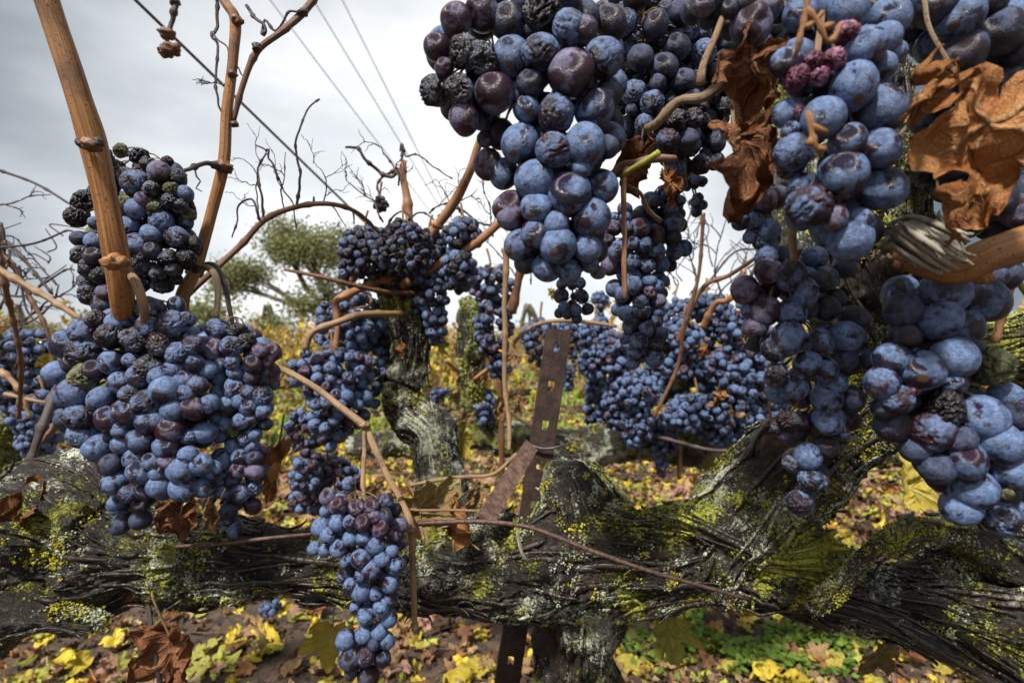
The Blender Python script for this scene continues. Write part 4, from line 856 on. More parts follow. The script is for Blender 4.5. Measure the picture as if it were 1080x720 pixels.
# B big left double bunch
fB1 = cv(0, 240, 3, [(215, 368, 48, 'b'), (185, 458, 41, 'b'), (265, 395, 48, 'w'), (265, 475, 46, 'g'), (355, 425, 38, 'b'), (240, 520, 48, 'b'), (318, 540, 38, 'b'), (255, 595, 46, 'w'), (343, 600, 42, 'b'), (262, 655, 45, 'w'), (310, 692, 42, 'b'), (380, 490, 36, 'b'), (415, 420, 25, 'b'), (438, 470, 38, 'b'), (410, 525, 33, 'w'), (465, 555, 44, 'w'), (398, 580, 42, 'b'), (475, 605, 44, 'b'), (525, 515, 45, 'b'), (612, 430, 34, 'b'), (622, 500, 34, 'w'), (548, 575, 36, 'b'), (612, 570, 40, 'p'), (658, 555, 35, 'w'), (540, 638, 46, 'p'), (450, 668, 43, 'b'), (387, 635, 32, 'b'), (597, 662, 28, 'w'), (528, 690, 40, 'b'), (648, 648, 37, 'b'), (352, 660, 22, 'd'), (390, 682, 34, 'b'), (265, 330, 40, 'w'), (300, 292, 34, 'r'), (348, 345, 46, 'r'), (405, 285, 28, 'w'), (370, 300, 32, 'b'), (468, 315, 40, 'w'), (475, 258, 44, 'r'), (558, 245, 27, 'b'), (545, 305, 46, 'w'), (592, 290, 26, 'w'), (428, 352, 44, 'r'), (512, 372, 46, 'r'), (468, 445, 45, 'r'), (562, 398, 40, 'w'), (548, 445, 34, 'w'), (610, 372, 32, 'w'), (590, 520, 32, 'b'), (655, 450, 33, 'b'), (235, 428, 34, 'd'), (500, 470, 34, 'b'), (580, 480, 30, 'b'), (300, 450, 34, 'd')]) + \
      cv(0, 480, 3, [(365, 85, 38, 'b'), (405, 120, 28, 'w'), (368, 150, 26, 'b'), (445, 50, 40, 'b'), (460, 115, 26, 'd'), (503, 95, 36, 'b'), (480, 18, 32, 'b'), (530, 15, 30, 'p'), (570, 45, 38, 'b'), (635, 30, 38, 'b'), (580, 103, 42, 'b'), (645, 102, 32, 'b'), (672, 45, 28, 'b'), (385, 215, 34, 'd'), (445, 202, 32, 'd'), (445, 160, 22, 'd'), (420, 10, 30, 'b'), (350, 30, 34, 'd'), (595, 0, 30, 'b'), (500, 55, 30, 'b')])
bunch('largest bunch at left, dusty blue with shrivelled grapes along its top', .285, [(150, 365, 88, 52), (142, 425, 94, 68), (160, 485, 76, 62), (140, 535, 32, 22)], fB1, 13, 70, 'bbdw', .62, [(124, 282, .27, 5), (140, 292, .262, 4.5), (150, 318, .26, 4.5), (152, 345, .27, 4)], seed=14, stemr=1.4)
fB2 = cv(0, 240, 3, [(672, 388, 42, 'p'), (690, 322, 36, 'w'), (735, 375, 36, 'w'), (738, 425, 28, 'b'), (745, 458, 25, 'b'), (740, 507, 34, 'b'), (780, 520, 26, 'w'), (720, 565, 34, 'b'), (802, 432, 32, 'd'), (828, 532, 34, 'w'), (857, 457, 31, 'p'), (862, 393, 30, 'p'), (822, 392, 27, 'p'), (860, 492, 25, 'p'), (785, 567, 27, 'b'), (830, 580, 26, 'b'), (757, 548, 26, 'b'), (798, 475, 26, 'd'), (712, 620, 27, 'b'), (762, 612, 27, 'b'), (735, 640, 26, 'g'), (772, 665, 26, 'b'), (738, 690, 27, 'b'), (690, 600, 26, 'b'), (698, 655, 26, 'b'), (805, 652, 22, 'b'), (795, 605, 22, 'b'), (752, 332, 32, 'r'), (780, 360, 30, 'r'), (690, 470, 32, 'b'), (700, 435, 28, 'w'), (640, 330, 28, 'w'), (695, 520, 30, 'b'), (830, 480, 24, 'd'), (845, 420, 24, 'p'), (795, 690, 26, 'b'), (840, 620, 22, 'd')]) + \
      cv(0, 480, 3, [(702, 75, 26, 'b'), (710, 110, 32, 'b'), (755, 45, 27, 'p'), (760, 118, 32, 'b'), (805, 50, 30, 'p'), (807, 105, 24, 'b'), (675, 155, 29, 'b'), (718, 185, 33, 'b'), (685, 202, 22, 'b'), (800, 160, 27, 'p'), (745, 232, 27, 'b'), (708, 15, 32, 'b'), (758, 5, 26, 'b'), (805, 10, 26, 'd'), (735, 80, 24, 'd')])
bunch('narrow bunch with reddish grapes, pressed against the right of the largest left bunch', .30, [(250, 375, 42, 45), (250, 430, 40, 55), (252, 495, 36, 45), (245, 540, 18, 22)], fB2, 9, 55, 'bbdp', .8, [(210, 282, .33, 3.5), (222, 284, .32, 3.6), (230, 300, .31, 3.2), (228, 335, .30, 3)], seed=15, smat=STEMT)
mb = MB(); pts, rad = px_path([(205, 285, .335, 4), (224, 280, .33, 4), (236, 298, .325, 3), (242, 325, .32, 2.4), (246, 345, .315, 2)]); tube(mb, pts, rad, .003, 8); tag(mb.build('bare_stalk', TWIG, origin=pts[0]), 'dark curved dry stalk arching over the narrow left bunch', 'stalk')
# A shrivelled, behind the thick cane
fA = cv(0, 0, 3, [(265, 635, 36, 'r'), (245, 683, 38, 'r'), (440, 493, 30, 'r'), (382, 478, 24, 'g'), (432, 580, 42, 'w'), (505, 545, 33, 'p'), (402, 640, 30, 'g'), (432, 660, 30, 'b'), (585, 612, 26, 'b'), (490, 660, 27, 'g'), (562, 558, 26, 'r'), (510, 703, 38, 'w'), (412, 712, 28, 'b'), (585, 705, 26, 'w'), (302, 705, 22, 'w'), (535, 635, 28, 'r'), (370, 540, 34, 'r'), (400, 560, 30, 'r'), (480, 600, 28, 'r'), (545, 600, 26, 'g'), (600, 680, 22, 'g'), (570, 650, 26, 'r'), (345, 600, 30, 'r'), (310, 610, 30, 'r'), (470, 520, 25, 'r'), (530, 510, 18, 'r'), (490, 560, 24, 'r'), (455, 630, 26, 'p')]) + \
     cv(0, 240, 3, [(430, 55, 37, 'b'), (395, 10, 34, 'w'), (480, 22, 34, 'b'), (560, 32, 38, 'w'), (482, 75, 30, 'd'), (300, 42, 28, 'b'), (252, 35, 26, 'd'), (258, 88, 32, 'r'), (282, 125, 32, 'r'), (345, 203, 33, 'p'), (285, 213, 35, 'r'), (335, 243, 38, 'd'), (497, 145, 26, 'r'), (550, 130, 28, 'r'), (590, 95, 30, 'r'), (612, 50, 26, 'r'), (270, 170, 26, 'r'), (320, 150, 30, 'r'), (300, 90, 30, 'd'), (440, 120, 30, 'r'), (505, 185, 24, 'r'), (430, 170, 26, 'r'), (560, 165, 20, 'r'), (530, 95, 28, 'r'), (450, 90, 26, 'r')])
bunch('shrivelled blackish bunch with green mould, hanging in the sky behind the thick orange cane', .32, [(150, 205, 62, 50), (145, 265, 68, 48), (112, 305, 26, 22), (175, 290, 26, 22)], fA, 10, 75, 'rrrdg', .7, [(112, 160, .29, 2.5), (125, 180, .31, 2.5)], seed=16)
# C bottom centre
fC = cv(300, 440, 2.572, [(150, 352, 28, 'b'), (118, 215, 23, 'p'), (148, 240, 25, 'p'), (195, 245, 23, 'p'), (145, 283, 25, 'b'), (180, 285, 20, 'b'), (215, 285, 25, 'p'), (260, 298, 26, 'p'), (308, 292, 25, 'p'), (310, 338, 23, 'p'), (115, 355, 22, 'b'), (82, 355, 20, 'b'), (245, 342, 29, 'b'), (208, 382, 27, 'b'), (170, 388, 20, 'b'), (265, 382, 22, 'b'), (235, 412, 26, 'b'), (300, 400, 26, 'b'), (180, 457, 22, 'b'), (208, 470, 27, 'b'), (248, 477, 19, 'b'), (286, 447, 26, 'b'), (288, 487, 21, 'b'), (263, 514, 24, 'b'), (222, 537, 24, 'b'), (195, 514, 18, 'b'), (283, 543, 24, 'b'), (215, 588, 23, 'b'), (255, 580, 23, 'b'), (275, 605, 24, 'b'), (167, 602, 27, 'b'), (180, 655, 28, 'd'), (222, 647, 27, 'w'), (265, 652, 23, 'd'), (182, 687, 19, 'd'), (228, 702, 28, 'd'), (98, 298, 24, 'b'), (275, 228, 23, 'w'), (295, 318, 20, 'p'), (235, 242, 23, 'p'), (178, 328, 22, 'b'), (215, 325, 21, 'b'), (290, 362, 19, 'b'), (242, 268, 22, 'p'), (270, 265, 22, 'd'), (120, 320, 22, 'b'), (175, 180, 20, 'w'), (240, 615, 18, 'd'), (205, 430, 18, 'b'), (300, 250, 18, 'd')])
bunch('bright blue bunch tapering to a point, hanging in front of the vine arm', .275, [(375, 555, 44, 40), (388, 595, 38, 40), (393, 635, 26, 36), (385, 685, 26, 32)], fC, 8.5, 45, 'bbd', .8, [(384, 455, .31, 1.8), (384, 485, .3, 2.6), (382, 512, .285, 2.6), (384, 530, .275, 2.4)], seed=17)
# middle distance bunches round the rear arm
MID = [
 ('dark half dried bunch on the left side of the rear arm crown', .56, [(385, 268, 24, 28), (368, 285, 12, 18)], 5.0, 70, 'wdrb'),
 ('shrivelled dark bunch heaped over the top of the rear arm crown', .55, [(425, 262, 34, 28)], 4.4, 85, 'rwdr'),
 ('long dark bunch hanging down the right side of the rear arm', .57, [(452, 275, 22, 30), (455, 315, 18, 28), (460, 345, 12, 18)], 5.4, 90, 'bwdb'),
 ('small blue bunch hanging clear in the sky right of the rear arm', .54, [(488, 248, 20, 18), (484, 285, 18, 24)], 6.2, 60, 'bwrb'),
 ('large blue bunch directly under the tan cane left of the rear arm', .60, [(375, 345, 38, 35), (392, 385, 24, 40)], 5.8, 100, 'bbdb'),
 ('round bottomed blue bunch left of the rear arm, above the long slanting cane', .54, [(350, 392, 42, 26), (358, 425, 32, 32), (350, 450, 22, 22)], 6.6, 100, 'bbbp'),
 ('small blue bunch behind the slanting cane, over the lower left orange leaf', .62, [(322, 455, 20, 25), (325, 495, 18, 24)], 5.2, 60, 'bbp'),
 ('purplish pink bunch of small grapes just above the bright blue bottom bunch', .66, [(345, 505, 36, 24), (330, 525, 22, 20)], 4.8, 95, 'pbpw'),
 ('long purple bunch behind the thin hanging tan cane right of the rear arm', .80, [(517, 300, 30, 24), (520, 345, 26, 38), (527, 385, 16, 20)], 5.0, 100, 'pbdw'),
 ('small shaded bunch low in the gap between rear arm and stake', .95, [(510, 430, 14, 24)], 4.5, 35, 'dbb'),
 ('dark bunch with tiny grapes just left of the stake top', .95, [(570, 360, 24, 28)], 4.2, 60, 'dwbr'),
 ('faint dark bunch behind the small tail bunch near the stake', 1.0, [(600, 350, 18, 14)], 4.0, 30, 'dwr'),
 ('blue bunch right of the stake top, partly hidden by its dark leaf', .92, [(628, 355, 20, 20), (622, 380, 14, 22)], 4.6, 60, 'bdb'),
 ('long tapering blue bunch right of the stake and left of the thin cane', .88, [(645, 375, 26, 28), (650, 410, 18, 34), (648, 440, 12, 16)], 4.6, 100, 'bbbp'),
 ('pale blue bunch tapering to a low point below the middle bunch', .84, [(672, 412, 26, 26), (672, 445, 18, 28), (668, 462, 10, 12)], 4.8, 95, 'bbb'),
 ('small blue bunch low down beside the bent thin cane', .9, [(700, 460, 18, 26), (698, 490, 8, 14)], 4.4, 50, 'bbd'),
 ('blue bunch left of the orange leaf patch in the right rear cluster', .84, [(722, 360, 22, 26), (720, 390, 12, 14)], 4.8, 70, 'bbp'),
 ('dark bunch at the top of the right rear cluster below the bare canes', .88, [(745, 325, 28, 18), (760, 345, 20, 16)], 4.6, 70, 'dwb'),
 ('upper right blue bunch of the rear cluster touching the purple grapes in front', .84, [(785, 350, 28, 34), (770, 385, 30, 22)], 4.8, 100, 'bbdp'),
 ('bunch with a flat bottom in the lower middle of the right rear cluster', .84, [(735, 432, 34, 20), (720, 440, 24, 18)], 4.8, 90, 'bbd'),
 ('large rounded blue bunch at the right of the rear cluster', .82, [(790, 405, 34, 34), (775, 435, 36, 26), (795, 385, 20, 20)], 4.9, 110, 'bbbw'),
 ('lowest blue bunch of the right rear cluster resting over the dark wood', .86, [(765, 455, 34, 18), (790, 460, 20, 14)], 4.5, 80, 'bdb'),
 ('narrow blue bunch at the far right of the rear cluster behind the purple grapes', .92, [(815, 420, 22, 50)], 4.4, 90, 'bbd'),
 ('blue bunch between the stake and the long tapering bunch, low down', .98, [(630, 425, 16, 40)], 4.2, 70, 'bbd'),
 ('dusty blue bunch behind the tail of the middle bunch', .95, [(700, 385, 20, 42)], 4.4, 90, 'bbd'),
 ('long blue bunch filling the middle of the right rear cluster behind the others', .95, [(742, 385, 28, 30), (748, 425, 20, 30)], 4.4, 110, 'bbb'),
 ('blue bunch hanging just right of the middle bunch tail, above the flat bottomed one', .86, [(712, 335, 16, 22), (706, 372, 16, 26)], 4.6, 70, 'bbb'),
 ('tiny bunch of three or four grapes dangling in the sky above the rear arm', .6, [(401, 215, 8, 8)], 3.6, 12, 'rd'),
 ('blue bunch at the far left edge beside the large left bunch', .78, [(20, 375, 30, 30), (25, 410, 30, 26)], 5.2, 90, 'dbw'),
 ('lower dark bunch at the left edge above the mossy wood', .76, [(45, 440, 24, 26), (40, 465, 20, 16)], 5.4, 65, 'bdb'),
 ('shaded bunch cut by the left edge of the picture', .8, [(-5, 400, 22, 50)], 5.2, 70, 'ddb'),
 ('dim bunch behind the vine arm at the lower centre left', 1.0, [(285, 640, 12, 10)], 4.2, 22, 'db'),
]
for i, (lab, d, bl, rf, n, mx) in enumerate(MID):
    z_ = 1.15 if d < .79 else 1.0; bl = [(x, y, rx*z_, ry*z_) for (x, y, rx, ry) in bl]; n = int(n*1.35); mx = mx.replace('bbd', 'bbb').replace('d', 'b', 1) if d > .7 else mx; b0 = min(bl, key=lambda b: b[1])
    bunch(lab, d, bl, (), rf, n, mx, .95, [(b0[0]+RNG.uniform(-4, 4), b0[1]-b0[3]-14, d, 1.3), (b0[0], b0[1]-b0[3], d, 1.2), (b0[0], b0[1], d, 1.2)], seed=40+i, lab=False, gap=.80)
# grapes still clinging deeper in the far rows
k = 0
for (x0, x1, y0, y1, n, d) in ((555, 700, 315, 400, 6, 1.6), (700, 800, 350, 470, 6, 1.4), (0, 60, 350, 470, 3, 1.7), (380, 520, 380, 440, 3, 1.9)):
    for _ in range(n):
        x, y = RNG.uniform(x0, x1), RNG.uniform(y0, y1); h = RNG.uniform(12, 20)
        bunch('dark little grape bunch far back in the shade of the rear vines', d, [(x, y, h*.7, h*.6), (x, y+h*.7, h*.4, h*.6)], (), 2.6, 45, 'bd', .95, None, seed=120+k, group='far bunches in the rear vines', lab=False); k += 1
# ---------------------------------------------------------------- dead leaves
place_leaf('brown crumpled dead leaf, upper of the two beside the shaded bunch', 795, 68, .19, 66, (75, 20, 160), LB, 1.2, .30, .4, 41, stalk=[(782, 20, .2), (785, -10, .2)])
place_leaf('rust brown crumpled dead leaf hanging below the upper brown leaf, its tip curled', 782, 152, .19, 84, (80, -15, 185), LB, 1.3, .32, .35, 42, stalk=[(770, 100, .2), (760, 88, .205)])
place_leaf('large torn tan and orange dead leaf hanging at the upper right edge over the bunches', 1052, 130, .162, 116, (82, 12, 150), LO, .7, .26, .35, 43, stalk=[(985, 40, .17), (975, 0, .175)])
place_leaf('long folded orange dead leaf hanging beside the large near bunch', 978, 95, .165, 76, (80, 30, 10), LO, 1.2, .28, .6, 44, sx=.6)
place_leaf('dark orange shreds of a leaf hanging under the large torn leaf', 1003, 215, .165, 50, (85, -20, 200), LO, 1.4, .35, .6, 45, sx=.6)
place_leaf('brown dead leaf behind the green shoot above the middle bunch', 672, 165, .26, 42, (80, 10, 140), LB, 1.2, .3, .4, 46)
place_leaf('small orange brown dead leaf right of the green shoot', 705, 190, .25, 30, (80, -20, 190), LO, 1.4, .35, .5, 47)
place_leaf('mottled tan dead leaf caught on the vine arm left of the flat bar', 446, 537, .302, 48, (78, 60, 12), LTL, .9, .16, .3, 48, stalk=[(432, 512, .31), (425, 505, .31)])
place_leaf('curled orange dead leaf leaning on the flat bar above the vine arm', 484, 553, .31, 40, (74, -50, -22), LO, 1.6, .28, .6, 49)
place_leaf('small pinkish dead leaf behind the orange one near the flat bar', 500, 528, .36, 26, (75, 30, 30), LT, 1.4, .3, .5, 50)
place_leaf('orange curled dead leaf hanging beside the right edge of the narrow left bunch', 289, 483, .31, 50, (85, 10, 200), LO, 1.3, .28, .7, 51, sx=.6)
place_leaf('brown dead leaf lying on the vine arm under the large left bunch', 190, 543, .27, 38, (70, 10, 200), LB, 1.1, .3, .4, 52)
place_leaf('pale brown dead leaf edge under the large left bunch, right of the darker one', 224, 538, .272, 28, (75, 30, 200), LT, 1.4, .3, .6, 53)
place_leaf('big reddish brown dead leaf hanging blurred below the vine arm at lower left', 180, 690, .30, 66, (85, 5, 175), LB, .9, .26, .35, 54, stalk=[(165, 640, .3), (160, 625, .3)])
place_leaf('yellow leaf hanging behind the tip of the bright blue bottom bunch', 350, 672, .36, 40, (88, 10, 185), LY, .5, .12, .3, 55, stalk=[(352, 645, .4), (355, 632, .4)])
place_leaf('yellow green leaf hanging below the right vine arm', 708, 668, .36, 40, (86, -15, 185), LYG, .6, .14, .4, 56, stalk=[(702, 640, .42), (700, 625, .42)])
place_leaf('brownish yellow leaf hanging blurred under the far right vine arm', 928, 690, .40, 32, (85, 30, 170), LTL, .8, .2, .5, 57, sx=.7)
place_leaf('yellow leaf showing through the gap beneath the lower right bunch', 965, 515, .6, 44, (80, 0, 15), LY, .7, .15, .2, 58)
place_leaf('small orange leaf stuck on the rear arm', 423, 366, .555, 12, (80, 0, 150), LO, 1.2, .3, .5, 59)
place_leaf('pale green leaf behind the rear arm on its right side', 465, 360, .66, 24, (80, 20, 100), LYG, .7, .15, .4, 60)
place_leaf('yellow leaf just right of the foot of the rear arm', 485, 465, .66, 30, (85, 20, 180), LY, .6, .15, .5, 61)
place_leaf('orange brown leaf in the right rear grape cluster', 740, 368, .80, 14, (80, 0, 200), LO, 1.2, .3, .5, 62)
place_leaf('orange leaf touching the left side of the long mixed bunch', 803, 357, .6, 14, (80, 10, 60), LY, 1.0, .2, .3, 63)
place_leaf('brown leaf with yellow edge in the lower right rear cluster', 757, 418, .80, 18, (60, 10, 200), LO, 1.0, .3, .5, 64)
place_leaf('tiny yellow leaf in the sky left of the tail bunch', 582, 308, .6, 8, (80, 0, 160), LY, 1.0, .2, .4, 65)
place_leaf('brown and yellow blurred leaf at the left edge beside the mossy wood', 12, 545, .30, 44, (75, 20, 15), LB, 1.0, .3, .4, 66)
place_leaf('yellow leaf on the bare canes at the left, beside the large left bunch', 52, 380, .62, 16, (70, 10, 190), LY, .8, .2, .4, 67)
for i in range(26):
    x, y = RNG.uniform(462, 560), RNG.uniform(375, 475); d = RNG.uniform(.75, 1.3); m_ = [LY, LO, LT, LTL][RNG.integers(4)]
    nm = {LY: 'yellow', LO: 'orange', LT: 'tan', LTL: 'mottled'}[m_]
    place_leaf(f'{nm} withered leaf in the gap between the rear arm and the stake', x, y, d, RNG.uniform(10, 20), (RNG.uniform(50, 110), RNG.uniform(-40, 40), RNG.uniform(0, 360)), m_, 1.0, .25, .4, 70+i % 6, group=f'{nm} leaves between rear arm and stake')
for i in range(16):
    x, y = RNG.uniform(612, 650), RNG.uniform(395, 440); d = RNG.uniform(1.3, 1.9); m_ = [LY, LYG][RNG.integers(2)]
    nm = {LY: 'yellow', LYG: 'yellow green'}[m_]
    place_leaf(f'{nm} leaf in the gap right of the stake, seen between the bunches', x, y, d, RNG.uniform(8, 14), (RNG.uniform(50, 110), RNG.uniform(-40, 40), RNG.uniform(0, 360)), m_, .8, .2, .4, 70+i % 6, group=f'{nm} leaves right of the stake')

# ---------------------------------------------------------------- rear vines
rv = empty('grapevine', P(1060, 900, .98), 'dark level vine arm running behind the stake and the rear grape bunches', 'grapevine')
limb([(370, 470, 1.02, 12), (430, 466, 1.0, 15), (500, 455, .98, 17), (550, 466, .97, 18), (600, 474, .96, 19), (650, 466, .95, 20), (710, 472, .95, 18), (780, 478, .95, 19), (860, 478, .96, 20), (960, 470, .97, 22), (1060, 500, .98, 24)], WOODG, rv, 'arm', seed=12, step=.007, k=60, knob=.2, strips=40, lichen=700, lsize=2.2, lcols=YL, ridge=.003)
limb([(1060, 480, .98, 24), (1066, 600, .98, 22), (1060, 800, .98, 24)], WOODK, rv, 'trunk', seed=13, step=.01, k=50, strips=20, lichen=200, lsize=2)
limb([(508, 455, .98, 14), (500, 420, .95, 12), (496, 370, .92, 13), (494, 330, .9, 11), (490, 316, .9, 6)], WOODM, rv, 'spur', seed=14, step=.006, k=50, strips=20, lichen=700, lsize=2.4, lcols=((.42, .44, .08), (.40, .42, .25), (.1, .12, .03)), lthr=-.2)
limb([(700, 470, .95, 12), (712, 430, .93, 10), (716, 390, .92, 9), (722, 350, .9, 8)], WOODK, rv, 'spur', seed=15, step=.006, k=40, strips=10, lichen=150, lsize=2)
for i, pth in enumerate(([(540, 330, .78, 5), (548, 290, .77, 4), (556, 262, .76, 3.6), (560, 240, .75, 3)], [(640, 450, .9, 1.8), (700, 462, .85, 2), (760, 475, .8, 2), (830, 465, .8, 1.8)], [(500, 400, .86, 2), (525, 380, .85, 2), (560, 345, .85, 2), (600, 338, .86, 2.2), (650, 344, .88, 2)], [(716, 505, .9, 2), (716, 470, .9, 2.4), (700, 430, .9, 2.2)], [(530, 530, .9, 3), (528, 400, .9, 3)], [(560, 450, 1.0, 2), (500, 405, .95, 2), (470, 380, .9, 2)])):
    cane(pth, [CANEB, TWIG, CANET, CANET, CANEB, CANET][i], parent=rv, seed=60+i, step=.008)
# left rear vine with its tangle of bare canes
lv = empty('grapevine', P(-40, 900, .8), 'bare tangled vine at the left edge with green moss on its wood', 'grapevine')
limb([(-60, 900, .8, 26), (-50, 700, .8, 24), (-30, 560, .8, 22), (-6, 480, .8, 22), (8, 440, .8, 20), (6, 405, .8, 14), (4, 385, .8, 8)], WOODM, lv, 'trunk', seed=16, step=.006, k=60, strips=20, lichen=900, lsize=2.2, lcols=((.26, .30, .03), (.25, .27, .1), (.06, .08, .01)), lthr=-.2)
LC = [([(-40, 262, .5), (0, 285, .5), (40, 308, .5), (85, 336, .5)], 4, CANET), ([(-30, 170, .55), (0, 180, .55), (38, 194, .55), (78, 218, .55)], 1.7, TWIG), ([(-10, 262, .55), (28, 258, .55), (50, 252, .55), (72, 243, .55), (80, 246, .55)], 1.4, TWIG),
      ([(-10, 258, .6), (10, 275, .6), (30, 310, .6), (50, 350, .6), (58, 400, .6)], 2.6, CANEB), ([(-5, 240, .55), (5, 300, .56), (12, 330, .58), (22, 380, .6), (20, 440, .65)], 3, CANEB), ([(0, 252, .6), (15, 262, .6), (35, 285, .6), (55, 310, .6)], 2, TWIG),
      ([(0, 310, .6), (25, 312, .6), (45, 300, .6), (70, 284, .6), (78, 285, .6)], 1.3, TWIG), ([(0, 235, .6), (4, 255, .6), (-2, 275, .6)], 2, TWIG), ([(20, 280, .6), (30, 330, .6), (60, 350, .6)], 1.2, TWIG), ([(-5, 345, .6), (30, 340, .6), (55, 320, .6), (62, 300, .6)], 1.1, TWIG),
      ([(0, 390, .7), (20, 410, .7), (32, 440, .7)], 3, CANET), ([(5, 415, .7), (35, 422, .7), (60, 425, .7)], 2, CANET), ([(60, 410, .42), (45, 450, .4), (30, 490, .39), (8, 545, .38)], 4.5, TWIG), ([(66, 440, .42), (40, 470, .4), (20, 505, .38)], 3.4, CANEB)]
for i, (pth, rp, mt) in enumerate(LC): cane([(*q, rp*(1-.35*j/(len(pth)-1))) for j, q in enumerate(pth)], mt, parent=lv, seed=80+i, nodes=.025, nodeamp=.6, step=.004, k=8)
for i in range(14):
    x, y = RNG.uniform(-10, 70), RNG.uniform(240, 340); cane([(x, y, .62, .8), (x+RNG.uniform(-18, 18), y-RNG.uniform(4, 22), .62, .7), (x+RNG.uniform(-35, 35), y-RNG.uniform(6, 40), .62, .5)], TWIG, parent=lv, seed=110+i, k=6, name='tendril')

def fine_twig(parent, x, y, d, ang, L, r, seed):
    rg = np.random.default_rng(seed); mb = MB()
    def grow(x, y, a, L, r, lv):
        pts = [P(x, y, d)]; n = 5
        for k in range(n):
            a += rg.normal()*.28; x += math.cos(a)*L/n; y -= math.sin(a)*L/n; pts.append(P(x, y, d+rg.normal()*.006))
            if lv and rg.random() < .62: grow(x, y, a+rg.choice((-1, 1))*rg.uniform(.5, 1.1), L*rg.uniform(.3, .6), r*.65, lv-1)
        tube(mb, pts, np.linspace(r, r*.5, n+1)*d/FPX, .004, 6, (.0012, .012), .018, seed, nodeamp=1.0)
    grow(x, y, ang, L, r, 2); mb.build('twig', TWIG, parent)
for i, (x, y, d_, an, L, r) in enumerate(((-5, 330, .6, 1.0, 80, 1.4), (40, 330, .62, .8, 60, 1.1), (-5, 215, .55, .2, 60, 1.0), (60, 300, .62, 2.2, 60, 1.1), (15, 390, .65, 1.2, 80, 1.4))): fine_twig(lv, x, y, d_, an, L, r, 700+i)
for i, (x, y, d_, an, L, r) in enumerate(((272, 232, .4, 1.8, 60, .9), (300, 222, .4, 1.3, 62, .9), (340, 217, .41, 1.1, 50, .8), (405, 235, .58, 2.2, 60, 1.1), (452, 225, .57, .9, 60, 1.0), (508, 180, .53, .5, 40, .9), (420, 195, .6, 1.9, 45, 1.1), (520, 250, .6, 1.2, 60, 1.0), (395, 262, .6, 2.7, 60, 1.0), (245, 95, .35, 2.4, 30, .8))): fine_twig(vine, x, y, d_, an, L, r, 720+i)
for i, (x, y, d_, an, L, r) in enumerate(((722, 345, .8, 1.3, 90, 1.1), (742, 330, .8, .7, 80, 1.0), (765, 320, .8, 1.5, 90, 1.0), (700, 330, .85, 1.8, 60, .9), (560, 300, .85, 1.4, 60, .9), (590, 330, .85, 1.2, 50, .9), (548, 300, .8, 2.0, 70, .9))): fine_twig(rv, x, y, d_, an, L, r, 740+i)

# far rows: whole vines, bare trunk, canes and the last yellow leaves
def far_vine(seed, label):
    rg = np.random.default_rng(seed); root = empty('grapevine', (0, 0, 0), label, 'grapevine', None)
    H = .62; sp = 6
    limb(([(0, 0, 0), (.02, .01, .25), (-.02, 0, .5), (.0, 0, H)], [.055, .045, .045, .05]), WOODK, root, 'trunk', step=.02, k=22, seed=seed, strips=0, lichen=0, ridge=.004)
    limb(([(-.75, 0, H+.04), (-.4, .02, H), (0, 0, H-.02), (.4, -.02, H), (.75, 0, H+.05)], [.02, .035, .045, .035, .02]), WOODD, root, 'arm', step=.02, k=18, seed=seed+1, strips=0, lichen=0, ridge=.004)
    cb = MB(); fb_ = MB(); tips = []
    for i in range(24):
        x = rg.uniform(-.75, .75); a = rg.normal()*.5; L = rg.uniform(.3, .75); p = np.array((x, 0, H)); pts = [p]
        for k in range(4):
            p = p+np.array((math.sin(a)*L/4, rg.normal()*.06, math.cos(a)*L/4)); a += rg.normal()*.25+(.35*np.sign(a) if k > 1 else 0); pts.append(p)
        tube(cb, pts, np.linspace(.005, .002, 5), .05, 5); tips.append(pts)
    protos = [leaf_arrays(4, 22, rg.uniform(-1, 1), .25, .25, seed+k)[:2] for k in range(5)]
    for i in range(400):
        pts = tips[rg.integers(len(tips))]; q = pts[rg.integers(5)]+rg.normal(size=3)*.06+np.array((0, 0, -.1*rg.random())); v, f = protos[rg.integers(5)]
        e = np.array(__import__('mathutils').Euler((rg.uniform(.6, 2.2), rg.normal()*.6, rg.uniform(0, 6.28))).to_matrix())
        c = np.array(((.60, .45, .06), (.58, .38, .06), (.42, .22, .08), (.42, .42, .10), (.35, .17, .07), (.55, .42, .20))[rg.choice(6, p=[.3, .2, .15, .12, .1, .13])])*rg.uniform(.8, 1.15)
        fb_.add((v*rg.uniform(.03, .06))@e.T+q, f, c=c)
    cb.build('canes', CANEB, root)['kind'] = 'stuff'; fb_.build('foliage', FOLI, root)['kind'] = 'stuff'; return root
protos = [far_vine(500+i*10, '') for i in range(3)]; used = [0]*3; k = 0
def tree_copy(o, parent=None):
    c = o.copy(); COL.objects.link(c); c.parent = parent
    for ch in list(o.children): tree_copy(ch, c)
    return c
rows = [(3.4, 'second'), (5.6, 'third'), (7.8, 'fourth'), (10.4, 'fifth'), (13.4, 'sixth'), (17, 'seventh'), (21.5, 'eighth')]
for y, nm in rows:
    x = -y*1.05
    while x < y*1.05:
        i = RNG.integers(3)
        if used[i]: o = tree_copy(protos[i])
        else: o = protos[i]; used[i] = 1
        o.location = (x+RNG.uniform(-.2, .2), y+RNG.uniform(-.15, .15)-.04*x, 0); s = RNG.uniform(.85, 1.1)
        s *= .80 if y < 9 else .9
        if y < 4 and -.3 < x < 1.0: s = .66
        o.scale = (s, s, s); o.rotation_euler = (0, 0, RNG.uniform(-.15, .15)+(math.pi if RNG.random() < .5 else 0)); o['label'] = f'yellow leaved vine in the {nm} row back from the near vine'; o['group'] = f'vines of the {nm} row'
        x += 1.7*RNG.uniform(.9, 1.15)
